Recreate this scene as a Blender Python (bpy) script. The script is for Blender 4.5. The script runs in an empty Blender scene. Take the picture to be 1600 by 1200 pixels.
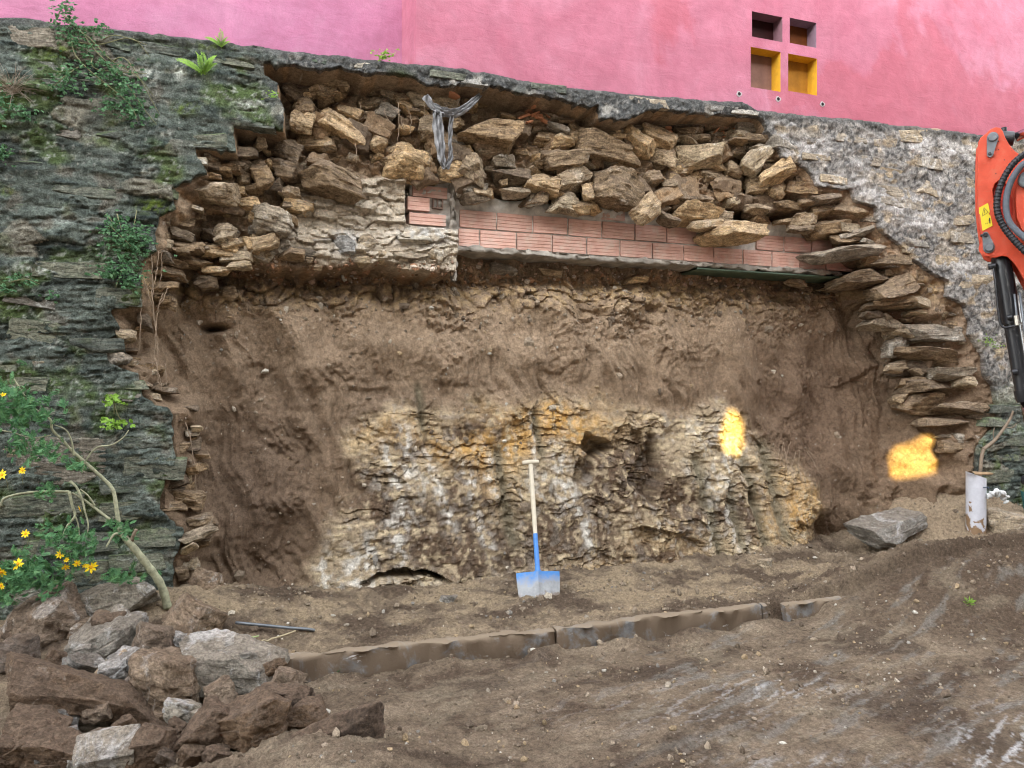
import bpy, math, random
import numpy as np
from mathutils import Vector, Matrix
from math import radians, sin, cos, pi

random.seed(7)
RNG = np.random.default_rng(11)
SC = bpy.context.scene
COL = SC.collection

# ------------------------------------------------------------------ camera, sky, sun, exposure
YAW = radians(20.0); CS, SN = cos(YAW), sin(YAW)
FPX = 1208.0                      # focal length in photo pixels (photo 1600 wide)
CAMY, CAMZ = -5.5, 1.67
cam_d = bpy.data.cameras.new('camera'); cam = bpy.data.objects.new('camera', cam_d); COL.objects.link(cam)
cam.location = (0, CAMY, CAMZ)
cam.rotation_euler = (radians(90), 0, -YAW)
cam_d.sensor_width = 36.0; cam_d.lens = 36.0 * FPX / 1600.0
cam_d.shift_y = 10.0 / 1600.0
cam_d.clip_start = 0.05; cam_d.clip_end = 2000.0
SC.camera = cam

SUN_EL = radians(13.0)
SUN_H = Vector((-0.45, -0.893, 0)).normalized()
SUN_V = Vector((SUN_H.x * cos(SUN_EL), SUN_H.y * cos(SUN_EL), sin(SUN_EL)))
world = bpy.data.worlds.new('World'); SC.world = world; world.use_nodes = True
wn = world.node_tree.nodes; wl = world.node_tree.links
bg = wn['Background']
sky = wn.new('ShaderNodeTexSky'); sky.sky_type = 'NISHITA'; sky.sun_disc = False
sky.sun_elevation = SUN_EL; sky.sun_rotation = math.atan2(SUN_H.x, SUN_H.y)
sky.air_density = 1.0; sky.dust_density = 2.0; sky.ozone_density = 1.0
hs = wn.new('ShaderNodeHueSaturation'); hs.inputs['Saturation'].default_value = 0.20
wl.new(sky.outputs[0], hs.inputs['Color']); wl.new(hs.outputs[0], bg.inputs[0])
bg.inputs[1].default_value = 0.15
sun_d = bpy.data.lights.new('sun', 'SUN'); sun = bpy.data.objects.new('sun', sun_d); COL.objects.link(sun)
sun_d.energy = 2.0; sun_d.angle = radians(0.5); sun_d.color = (1.0, 0.70, 0.17)
sun.rotation_euler = SUN_V.to_track_quat('Z', 'Y').to_euler()
SC.view_settings.view_transform = 'Standard'; SC.view_settings.look = 'None'
SC.view_settings.exposure = 3.97; SC.view_settings.gamma = 1.0
SC.render.engine = 'CYCLES'
SC.cycles.use_denoising = True; SC.cycles.filter_width = 1.05
SC.cycles.max_bounces = 4; SC.cycles.diffuse_bounces = 2

# ------------------------------------------------------------------ numpy noise
def _h(ix, iy, iz, s):
    n = (ix.astype(np.int64) * 374761393 + iy.astype(np.int64) * 668265263 + iz.astype(np.int64) * 2147483647 + s * 1274126177) & 0xffffffff
    n = ((n ^ (n >> 13)) * 1274126177) & 0xffffffff
    n = ((n ^ (n >> 16)) * 2246822519) & 0xffffffff
    return (n ^ (n >> 15)) & 0xffffffff
def n2(x, y, s=0):
    x = np.asarray(x, float); y = np.asarray(y, float)
    xi = np.floor(x); yi = np.floor(y); fx = x - xi; fy = y - yi
    u = fx * fx * fx * (fx * (fx * 6 - 15) + 10); v = fy * fy * fy * (fy * (fy * 6 - 15) + 10)
    z = np.zeros_like(xi)
    def g(ax, ay):
        a = _h(xi + ax, yi + ay, z, s) * (2 * pi / 4294967296.0)
        return np.cos(a) * (fx - ax) + np.sin(a) * (fy - ay)
    a = g(0, 0); b = g(1, 0); c = g(0, 1); d = g(1, 1)
    return 1.4 * ((a + (b - a) * u) + ((c + (d - c) * u) - (a + (b - a) * u)) * v)
def n3(p, s=0):
    x, y, z = p[:, 0], p[:, 1], p[:, 2]
    xi = np.floor(x); yi = np.floor(y); zi = np.floor(z); f = (x - xi, y - yi, z - zi)
    w = [t * t * (3 - 2 * t) for t in f]
    def g(a, b, c): return _h(xi + a, yi + b, zi + c, s) / 2147483648.0 - 1.0
    def L(a, b, t): return a + (b - a) * t
    return L(L(L(g(0,0,0), g(1,0,0), w[0]), L(g(0,1,0), g(1,1,0), w[0]), w[1]),
             L(L(g(0,0,1), g(1,0,1), w[0]), L(g(0,1,1), g(1,1,1), w[0]), w[1]), w[2])
def fbm2(x, y, o=4, s=0, gain=.5):
    r = 0; a = 1.0; f = 1.0
    for i in range(o): r = r + a * n2(x * f, y * f, s + i * 17); a *= gain; f *= 2.07
    return r
def fbm3(p, o=3, s=0, gain=.5):
    r = 0; a = 1.0; f = 1.0
    for i in range(o): r = r + a * n3(p * f, s + i * 17); a *= gain; f *= 2.07
    return r
def worley(x, y, s=0):
    xi = np.floor(x); yi = np.floor(y); f1 = np.full(np.shape(x), 9.); f2 = f1.copy(); h1 = np.zeros_like(f1); cx = f1 * 0; cy = f1 * 0; z = np.zeros_like(xi)
    for a in (-1, 0, 1):
        for b in (-1, 0, 1):
            h = _h(xi + a, yi + b, z, s); px = xi + a + .5 + .85 * ((h & 0xffff) / 65535. - .5); py = yi + b + .5 + .85 * (((h >> 16) & 0xffff) / 65535. - .5)
            d = np.hypot(x - px, y - py); m = d < f1
            f2 = np.where(m, f1, np.minimum(f2, d)); h1 = np.where(m, _h(xi + a, yi + b, z + 7, s) / 4294967296., h1); cx = np.where(m, x - px, cx); cy = np.where(m, y - py, cy); f1 = np.where(m, d, f1)
    return h1, f2 - f1, cx, cy
def sst(a, b, x):
    t = np.clip((np.asarray(x, float) - a) / (b - a), 0, 1); return t * t * (3 - 2 * t)
def bump(px, py, cx, cy, rx, ry):
    return np.exp(-(((px - cx) / rx) ** 2 + ((py - cy) / ry) ** 2))
def mixc(a, b, m):
    m = np.clip(m, 0, 1)[..., None]; return a * (1 - m) + np.asarray(b, float) * m

# ------------------------------------------------------------------ photo geometry (pinhole of the photograph, used to measure places)
def W(px, py, Y):
    u = (px - 800.0) / FPX; dx = SN + u * CS; dy = CS - u * SN
    t = (Y - CAMY) / dy
    return np.array((dx * t, Y + 0 * t, CAMZ + (610.0 - py) / FPX * t)) if np.ndim(px) == 0 else (dx * t, CAMZ + (610.0 - py) / FPX * t)
def WT(px, py, t):                # at view depth t
    u = (px - 800.0) / FPX
    return np.array(((SN + u * CS) * t, CAMY + (CS - u * SN) * t, CAMZ + (610.0 - py) / FPX * t))
def proj(X, Y, Z):
    r = X * CS - (Y - CAMY) * SN; d = X * SN + (Y - CAMY) * CS
    d = np.maximum(d, .05)
    return 800 + FPX * r / d, 610 - FPX * (Z - CAMZ) / d
def depth_at(px, Y):
    u = (px - 800.0) / FPX; return (Y - CAMY) / (CS - u * SN)
def px_w(px, w, Y): return W(px + w / 2, 600, Y)[0] - W(px - w / 2, 600, Y)[0]
def px_h(px, h, Y): return h * depth_at(px, Y) / FPX

def inpoly(X, Z, P):
    r = np.zeros(np.shape(X), bool); n = len(P)
    for i in range(n):
        x0, z0 = P[i]; x1, z1 = P[(i + 1) % n]
        if z0 == z1: continue
        c = ((z0 > Z) != (z1 > Z)) & (X < (x1 - x0) * (Z - z0) / (z1 - z0) + x0)
        r ^= c
    return r
def polydist(X, Z, P, nearest=False, closed=True):
    best = np.full(np.shape(X), 1e9); nx = np.zeros_like(best); nz = np.zeros_like(best)
    n = len(P)
    for i in range(n if closed else n - 1):
        x0, z0 = P[i]; x1, z1 = P[(i + 1) % n]
        dx, dz = x1 - x0, z1 - z0; l = dx * dx + dz * dz + 1e-12
        t = np.clip(((X - x0) * dx + (Z - z0) * dz) / l, 0, 1)
        qx = x0 + t * dx; qz = z0 + t * dz
        d = (X - qx) ** 2 + (Z - qz) ** 2
        m = d < best; best = np.where(m, d, best)
        if nearest: nx = np.where(m, qx, nx); nz = np.where(m, qz, nz)
    return (np.sqrt(best), nx, nz) if nearest else np.sqrt(best)
def pmask(px, py, P, soft=12):
    P = [tuple(map(float, p)) for p in P]
    ins = inpoly(px, py, P); d = polydist(px, py, P)
    return sst(-soft, soft, np.where(ins, d, -d))

# ------------------------------------------------------------------ mesh helpers
def mk_mesh(name, V, F, smooth=False, col=None, sharp=None):
    V = np.ascontiguousarray(V, dtype=np.float32); me = bpy.data.meshes.new(name)
    if isinstance(F, np.ndarray):
        k = F.shape[1]; flat = F.astype(np.int32).ravel(); starts = np.arange(0, len(flat), k, dtype=np.int32); nf = len(F)
    else:
        flat = np.array([i for f in F for i in f], np.int32); ln = np.array([len(f) for f in F], np.int32)
        starts = np.concatenate(([0], np.cumsum(ln)[:-1])).astype(np.int32); nf = len(F)
    me.vertices.add(len(V)); me.vertices.foreach_set('co', V.ravel())
    me.loops.add(len(flat)); me.loops.foreach_set('vertex_index', flat)
    me.polygons.add(nf); me.polygons.foreach_set('loop_start', starts)
    me.update(calc_edges=True); me.validate()
    me.polygons.foreach_set('use_smooth', np.full(len(me.polygons), smooth, bool))
    if col is not None:
        a = me.attributes.new('col', 'FLOAT_COLOR', 'POINT')
        a.data.foreach_set('color', np.concatenate((col, np.ones((len(col), 1))), 1).astype(np.float32).ravel())
    if sharp is not None: me.set_sharp_from_angle(angle=radians(sharp))
    return me
def link(name, me, mat=None, parent=None, loc=None, rot=None):
    o = bpy.data.objects.new(name, me); COL.objects.link(o)
    if mat is not None and me is not None and not me.materials: me.materials.append(mat)
    if parent is not None: o.parent = parent
    if loc is not None: o.location = loc
    if rot is not None: o.rotation_euler = rot
    return o
def tag(o, label=None, cat=None, group=None, kind=None):
    if label: o['label'] = label
    if cat: o['category'] = cat
    if group: o['group'] = group
    if kind: o['kind'] = kind
    return o
def empty(name, loc=(0, 0, 0), rot=(0, 0, 0)):
    o = bpy.data.objects.new(name, None); COL.objects.link(o); o.location = loc; o.rotation_euler = rot
    o.empty_display_size = .1; return o
class MB:                          # small mesh collector
    def __init__(s): s.v = []; s.f = []; s.c = []
    def add(s, V, F, c=None):
        b = len(s.v); s.v += [tuple(map(float, p)) for p in V]; s.f += [tuple(i + b for i in f) for f in F]
        if c is not None: s.c += [c] * len(V)
    def box(s, a, b, c=None):
        x0, y0, z0 = a; x1, y1, z1 = b
        s.add([(x0,y0,z0),(x1,y0,z0),(x1,y1,z0),(x0,y1,z0),(x0,y0,z1),(x1,y0,z1),(x1,y1,z1),(x0,y1,z1)],
              [(0,3,2,1),(4,5,6,7),(0,1,5,4),(1,2,6,5),(2,3,7,6),(3,0,4,7)], c)
    def tube(s, pts, rad, n=7, c=None, cap=True):
        pts = [Vector(p) for p in pts]; m = len(pts)
        if not hasattr(rad, '__len__'): rad = [rad] * m
        up = None; V = []
        for i in range(m):
            t = (pts[min(i + 1, m - 1)] - pts[max(i - 1, 0)])
            t = t.normalized() if t.length > 1e-9 else Vector((0, 0, 1))
            if up is None: up = t.orthogonal().normalized()
            up = (up - t * up.dot(t)); up = up.normalized() if up.length > 1e-6 else t.orthogonal().normalized()
            b = t.cross(up)
            for k in range(n):
                a = 2 * pi * k / n; V.append(pts[i] + (up * cos(a) + b * sin(a)) * rad[i])
        F = [(i*n+k, i*n+(k+1)%n, (i+1)*n+(k+1)%n, (i+1)*n+k) for i in range(m-1) for k in range(n)]
        if cap: F += [tuple(range(n-1, -1, -1)), tuple((m-1)*n+k for k in range(n))]
        s.add(V, F, c)
    def prism(s, poly, y0, y1, c=None):      # polygon in x,z extruded along y
        n = len(poly)
        s.add([(p[0], y0, p[1]) for p in poly] + [(p[0], y1, p[1]) for p in poly],
              [tuple(range(n)), tuple(range(2*n-1, n-1, -1))] + [(i, i+n, (i+1)%n+n, (i+1)%n) for i in range(n)], c)
    def build(s, name, mat, parent=None, smooth=False, loc=None, rot=None, sharp=None):
        col = np.array(s.c, float) if s.c and len(s.c) == len(s.v) else None
        return link(name, mk_mesh(name, np.array(s.v, float).reshape(-1, 3), s.f, smooth, col, sharp), mat, parent, loc, rot)
def gridfaces(nx, ny):
    i = np.arange(ny - 1)[:, None] * nx + np.arange(nx - 1)[None]
    return np.stack((i, i + 1, i + nx + 1, i + nx), -1).reshape(-1, 4)
def smooth_path(pts, k=6):
    P = [Vector(p) for p in pts]; out = []
    for i in range(len(P) - 1):
        p0 = P[max(i-1, 0)]; p1 = P[i]; p2 = P[i+1]; p3 = P[min(i+2, len(P)-1)]
        for j in range(k):
            t = j / k
            out.append(.5 * ((2*p1) + (p2-p0)*t + (2*p0-5*p1+4*p2-p3)*t*t + (3*p1-p0-3*p2+p3)*t*t*t))
    out.append(P[-1]); return out

# ------------------------------------------------------------------ material helpers
class Mat:
    def __init__(s, name, rough=.9, spec=.2, metal=0.0):
        s.m = bpy.data.materials.new(name); s.m.use_nodes = True
        s.n = s.m.node_tree.nodes; s.l = s.m.node_tree.links; s.b = s.n['Principled BSDF']
        s.b.inputs['Roughness'].default_value = rough; s.b.inputs['Specular IOR Level'].default_value = spec
        s.b.inputs['Metallic'].default_value = metal; s._c = None
    def node(s, t, **k):
        n = s.n.new(t)
        for a, v in k.items(): setattr(n, a, v)
        return n
    def coord(s, scale=(1, 1, 1), rand=False):
        tc = s.node('ShaderNodeTexCoord'); mp = s.node('ShaderNodeMapping'); mp.inputs['Scale'].default_value = scale
        s.l.new(tc.outputs['Object'], mp.inputs['Vector'])
        if rand:
            oi = s.node('ShaderNodeObjectInfo'); v = s.node('ShaderNodeVectorMath', operation='MULTIPLY')
            s.l.new(oi.outputs['Random'], v.inputs[0]); v.inputs[1].default_value = (37, 19, 53)
            s.l.new(v.outputs[0], mp.inputs['Location'])
        return mp.outputs[0]
    def noise(s, scale, detail=5, rough=.6, vec=None, dist=0):
        n = s.node('ShaderNodeTexNoise'); n.inputs['Scale'].default_value = scale; n.inputs['Detail'].default_value = detail
        n.inputs['Roughness'].default_value = rough; n.inputs['Distortion'].default_value = dist
        if vec is not None: s.l.new(vec, n.inputs['Vector'])
        return n.outputs[0]
    def ramp(s, fac, stops):
        r = s.node('ShaderNodeValToRGB'); e = r.color_ramp.elements
        while len(e) < len(stops): e.new(.5)
        for i, (p, c) in enumerate(stops):
            e[i].position = p; e[i].color = (c, c, c, 1) if not hasattr(c, '__len__') else (*c, 1)
        s.l.new(fac, r.inputs[0]); return r.outputs[0]
    def mix(s, fac, a, b, mode='MIX'):
        m = s.node('ShaderNodeMix', data_type='RGBA', blend_type=mode)
        for i, v in ((0, fac), (6, a), (7, b)):
            if hasattr(v, 'is_output'): s.l.new(v, m.inputs[i])
            elif hasattr(v, '__len__'): m.inputs[i].default_value = (*v, 1)
            else: m.inputs[i].default_value = v if i == 0 else (v, v, v, 1)
        return m.outputs[2]
    def math(s, op, a, b=0.0):
        m = s.node('ShaderNodeMath', operation=op)
        for sock, v in ((m.inputs[0], a), (m.inputs[1], b)):
            if hasattr(v, 'is_output'): s.l.new(v, sock)
            else: sock.default_value = v
        return m.outputs[0]
    def attr(s, name='col'):
        a = s.node('ShaderNodeAttribute', attribute_name=name); return a.outputs['Color']
    def rand(s): return s.node('ShaderNodeObjectInfo').outputs['Random']
    def upz(s):
        g = s.node('ShaderNodeNewGeometry'); x = s.node('ShaderNodeSeparateXYZ'); s.l.new(g.outputs['Normal'], x.inputs[0]); return x.outputs[2]
    def bump(s, h, strength=.5, dist=.01, prev=None):
        b = s.node('ShaderNodeBump'); b.inputs['Strength'].default_value = strength; b.inputs['Distance'].default_value = dist
        s.l.new(h, b.inputs['Height'])
        if prev is not None: s.l.new(prev, b.inputs['Normal'])
        return b.outputs[0]
    def out(s, color=None, normal=None, rough=None):
        if color is not None:
            if hasattr(color, 'is_output'): s.l.new(color, s.b.inputs['Base Color'])
            else: s.b.inputs['Base Color'].default_value = (*color, 1)
        if normal is not None: s.l.new(normal, s.b.inputs['Normal'])
        if rough is not None: s.l.new(rough, s.b.inputs['Roughness'])
        return s.m

def var(m, f, lo, hi, w=.13):        # noise -> multiplier between lo and hi
    return m.mix(m.ramp(f, [(.5 - w, 0.0), (.5 + w, 1.0)]), lo, hi)
def mat_earth(name, f1=45, f2=170, amp=.45, bs=.8):
    m = Mat(name, .95, .1); v = m.coord()
    a = m.noise(f1, 9, .72, v); b = m.noise(f2, 5, .75, v); e = m.noise(f1 * .22, 6, .7, v, .4)
    k = m.mix(1.0, var(m, a, 1 - amp, 1 + amp), var(m, b, 1 - amp, 1 + amp), 'MULTIPLY')
    k = m.mix(1.0, k, var(m, e, 1 - amp * .25, 1 + amp * .25), 'MULTIPLY')
    c = m.mix(1.0, m.attr(), k, 'MULTIPLY')
    sp = m.ramp(m.noise(f1 * 1.7, 2, .5, v), [(.70, 0.0), (.74, 1.0)]); c = m.mix(m.math('MULTIPLY', sp, .35), c, (.5, .44, .36))
    n = m.bump(a, bs, .03); n = m.bump(b, bs * .8, .010, n)
    return m.out(c, n)
def mat_rock(name, cols, dirt=(.13, .09, .06), dirt_amt=.5, pale=None, pale_amt=.5, strat=True, f=7.0, crack=.6):
    m = Mat(name, .88, .2); v = m.coord(rand=True); near = f < 6
    vs = m.coord((1.2, 1.2, 2.6 if near else 6.0), rand=True)
    a = m.noise(f, 8, .68, v, .3); b = m.noise(f * .9, 7, .7, vs, .5); d = m.noise(70, 6, .75, v); g = m.noise(22, 7, .7, v, .3)
    c = m.ramp(b if strat else a, [(.33 + .34 * i / (len(cols) - 1), q) for i, q in enumerate(cols)])
    r = m.rand()
    c = m.mix(1.0, c, m.mix(r, (.66, .68, .72), (1.3, 1.2, 1.02)), 'MULTIPLY')
    if pale is not None:
        pm = m.ramp(m.noise(f * .6, 8, .75, v, .8), [(.64 - pale_amt * .2, 0.0), (.71 - pale_amt * .2, 1.0)])
        c = m.mix(m.math('MULTIPLY', pm, .8), c, pale)
    up = m.upz()
    dm = m.math('MULTIPLY', m.ramp(m.math('ADD', m.math('MULTIPLY', up, .40), m.noise(5.0, 7, .75, v)), [(.52, 0.0), (.74, 1.0)]), dirt_amt)
    c = m.mix(dm, c, dirt)
    c = m.mix(1.0, c, m.mix(1.0, var(m, d, .66, 1.34), var(m, g, .76, 1.24), 'MULTIPLY'), 'MULTIPLY')
    cr = m.math('ABSOLUTE', m.math('SUBTRACT', m.noise(f * 1.3, 6, .6, m.coord((.8, .8, 4.0), rand=True), .7), .5))
    crm = m.ramp(cr, [(.0, 1.0), (.022, 0.0)]); c = m.mix(m.math('MULTIPLY', crm, crack), c, (.03, .022, .016))
    n = m.bump(b if strat else a, .7, .03); n = m.bump(g, .9 if near else .6, .02 if near else .014, n); n = m.bump(d, .9 if near else .6, .010 if near else .007, n); n = m.bump(m.math('MULTIPLY', crm, -1.0), crack, .01, n)
    return m.out(c, n)
def mat_flat(name, c, rough=.6, spec=.3, metal=0, var=.2, f=12, bump_s=.15):
    m = Mat(name, rough, spec, metal); v = m.coord()
    a = m.noise(f, 6, .65, v)
    k = m.mix(1.0, c, m.ramp(a, [(.25, 1 - var), (.75, 1 + var)]), 'MULTIPLY')
    return m.out(k, m.bump(m.noise(f * 8, 4, .6, v), bump_s, .003))

M_BANK = mat_earth('earth_bank', 30, 140, .30, .8)
M_GROUND = mat_earth('soil_ground', 36, 130, .32, 1.0)
M_WALL = mat_earth('weathered_mortar', 30, 100, .42, 1.0)
M_PEB = mat_earth('pebbles', 60, 200, .3, .5)
M_RUB = mat_rock('ochre_schist', [(.20, .14, .085), (.40, .295, .185), (.58, .455, .305), (.35, .245, .145)], (.29, .21, .14), .6, (.66, .56, .43), .35)
M_RUBG = mat_rock('grey_tan_schist', [(.21, .175, .135), (.39, .33, .25), (.52, .45, .35)], (.30, .225, .155), .5, (.64, .60, .52), .5)
M_RUBD = mat_rock('brown_schist', [(.11, .08, .055), (.21, .155, .105), (.34, .26, .175), (.19, .13, .08)], (.2, .145, .10), .6, (.5, .44, .36), .2)
M_SLATE = mat_rock('dark_slate', [(.055, .068, .062), (.125, .145, .125), (.215, .23, .195), (.085, .10, .085)], (.10, .14, .05), .6, (.40, .42, .37), .25)
M_SLATEP = mat_rock('pale_slate', [(.16, .14, .115), (.29, .26, .21), (.38, .35, .3)], (.10, .10, .06), .25, (.5, .5, .46), .3)
M_GREYST = mat_rock('grey_wall_stone', [(.25, .215, .175), (.42, .36, .28), (.55, .48, .385)], (.2, .185, .165), .35, (.60, .57, .52), .4)
M_WHITEST = mat_rock('whitish_stone', [(.3, .29, .27), (.44, .43, .4), (.55, .54, .51)], (.2, .15, .1), .3, (.62, .62, .6), .5)
M_CLUMP = mat_rock('dry_soil_clump', [(.17, .12, .08), (.25, .18, .12), (.31, .23, .155)], (.24, .175, .115), .9, None, 0, False, 7.0, .1)
M_BOULD = mat_rock('boulder', [(.085, .064, .049), (.185, .142, .108), (.31, .25, .20), (.13, .097, .072)], (.15, .103, .071), .6, (.60, .56, .51), .42, True, 5.5, .35)
M_BOULDG = mat_rock('grey_boulder', [(.16, .155, .145), (.29, .28, .26), (.39, .375, .35)], (.17, .122, .085), .45, (.64, .63, .61), .6, True, 5.5, .35)
M_BOULDS = mat_rock('soil_coated_boulder', [(.085, .06, .043), (.145, .102, .073), (.20, .145, .105)], (.145, .101, .07), .9, (.44, .38, .32), .2, True, 5.5, .35)

# ------------------------------------------------------------------ outline of the collapsed hole in the wall face (plane Y = 0)
HOLE_PX = [(412,96),(440,101),(460,100),(485,107),(525,105),(560,111),(580,116),(590,112),(650,120),(669,132),(712,135),(716,130),
    (780,134),(817,146),(880,155),(918,166),(937,163),(938,183),(981,186),(1018,170),(1093,176),(1181,183),(1191,186),(1205,209),
    (1223,243),(1264,264),(1281,290),(1333,297),(1338,313),(1370,324),(1376,358),(1407,381),(1427,404),(1450,422),(1483,441),
    (1480,463),(1508,476),(1518,504),(1515,523),(1537,552),(1540,587),(1553,602),(1562,644),(1556,666),(1543,682),(1530,700),
    (1525,760),(1530,860),(1530,960),(255,1010),(262,950),(270,928),(270,886),(288,832),(249,796),(252,772),(258,745),(280,724),
    (270,700),(270,649),(222,619),(216,583),(195,577),(171,568),(163,544),(186,511),(172,484),(220,475),(220,406),(245,391),
    (241,363),(248,337),(275,324),(267,292),(324,270),(317,258),(305,229),(369,236),(364,194),(444,202),(442,165),(435,152),(434,128),(413,116)]
def rough_poly(P, step, amp, seed):
    r = np.random.default_rng(seed); out = []
    n = len(P)
    for i in range(n):
        a = np.array(P[i]); b = np.array(P[(i + 1) % n]); d = b - a; L = np.linalg.norm(d)
        k = max(1, int(L / step)); nrm = np.array((-d[1], d[0])) / (L + 1e-9)
        for j in range(k):
            t = j / k
            out.append(tuple(a + d * t + nrm * (r.normal() * amp if j else 0)))
    return out
HOLE = [tuple(W(float(a), float(b), 0.0)[[0, 2]]) for a, b in HOLE_PX]
HOLE_R = rough_poly(HOLE, .03, .007, 3)

# wall top line
_tp = [(0,24),(60,26),(90,34),(150,40),(350,62),(460,78),(560,88),(628,95),(700,103),(760,112),(820,122),(870,134),(940,139),(1000,146),(1100,154),(1160,158),(1190,170),(1340,186),(1500,205),(1530,208),(1600,216)]
_tw = [W(float(a), float(b), 0.0) for a, b in _tp]
TOPX = np.array([-6.0, -3.0] + [w[0] for w in _tw] + [9.0, 13.0]); TOPZ = np.array([3.98, 3.97] + [w[2] for w in _tw] + [4.2, 4.25])
def ztop(X): return np.interp(X, TOPX, TOPZ) + .008 * n2(np.asarray(X) * 6, np.asarray(X) * 0 + 3.3, 5)

def dense_axis(segs):
    out = []
    for a, b, st in segs:
        n = max(1, int(round((b - a) / st))); out += list(a + (b - a) * np.arange(n) / n)
    return np.array(out + [segs[-1][1]])

# ------------------------------------------------------------------ earth bank behind the hole (one height field, Y as function of X, Z)
OUTCROP = [(545,652),(650,642),(805,625),(900,618),(960,632),(1060,640),(1130,632),(1170,660),(1205,700),(1268,740),(1285,800),(1278,868),(1200,892),(1000,905),(880,905),(700,935),(590,955),(490,940),(478,870),(500,830),(565,770),(548,700)]
PLASTER = [(455,318),(520,290),(575,288),(640,285),(714,300),(714,428),(640,424),(560,418),(470,408),(420,398),(450,375),(470,345)]
GROOVES = [(776,700,850,10),(1084,708,795,10),(1100,785,888,8),(1135,750,860,7),(1170,715,860,8),(1204,690,846,11),(655,600,680,6),(838,640,720,6)]
def bank_fields(X, Z):
    px, py = proj(X, .40 + 0 * X, Z)
    wx = px + 26 * fbm2(X * 2.2, Z * 2.2, 3, 91); wy = py + 22 * fbm2(X * 2.2 + 9, Z * 2.2, 3, 92)
    pyb = np.interp(px, [200, 330, 450, 570, 706, 716, 1000, 1290, 1330, 1420], [398, 412, 428, 422, 432, 392, 404, 416, 420, 450])
    f = {}
    f['px'], f['py'], f['wx'], f['wy'] = px, py, wx, wy
    f['rub'] = 1 - sst(-7, 5, py - pyb + 8 * n2(X * 9, Z * 9, 40) + 10 * n2(X * 3.3, Z * 3, 43) * (px < 712))
    f['out'] = pmask(wx, wy, OUTCROP, 22)
    f['pla'] = pmask(px + 20 * n2(X * 6, Z * 6, 41), py + 14 * n2(X * 6, Z * 6, 42), PLASTER, 7) * f['rub']
    below = np.interp(py, [400, 436, 452, 480, 540, 620, 700, 800, 880, 930, 970], [.62, .66, .60, .545, .50, .47, .41, .33, .235, .13, .02])
    below = below - .10 * bump(px, py, 330, 470, 150, 55) + .20 * bump(px, py, 1310, 640, 130, 230) - .05 * bump(px, py, 560, 530, 160, 80)
    below = below + .10 * bump(px, py, 430, 880, 80, 70) - .06 * bump(px, py, 900, 470, 160, 40) + .28 * bump(px, py, 1318, 850, 40, 45)
    below = below - .05 * bump(px, py, 720, 560, 120, 70) + .05 * bump(px, py, 620, 600, 60, 40)
    f['brk'] = pmask(px, py, [(632,290),(712,288),(712,300),(1000,312),(1310,352),(1310,425),(712,402),(712,360),(632,352)], 4)
    f['base'] = f['rub'] * (.335 - .05 * f['pla'] + .225 * f['brk']) + (1 - f['rub']) * below
    return f
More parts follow.
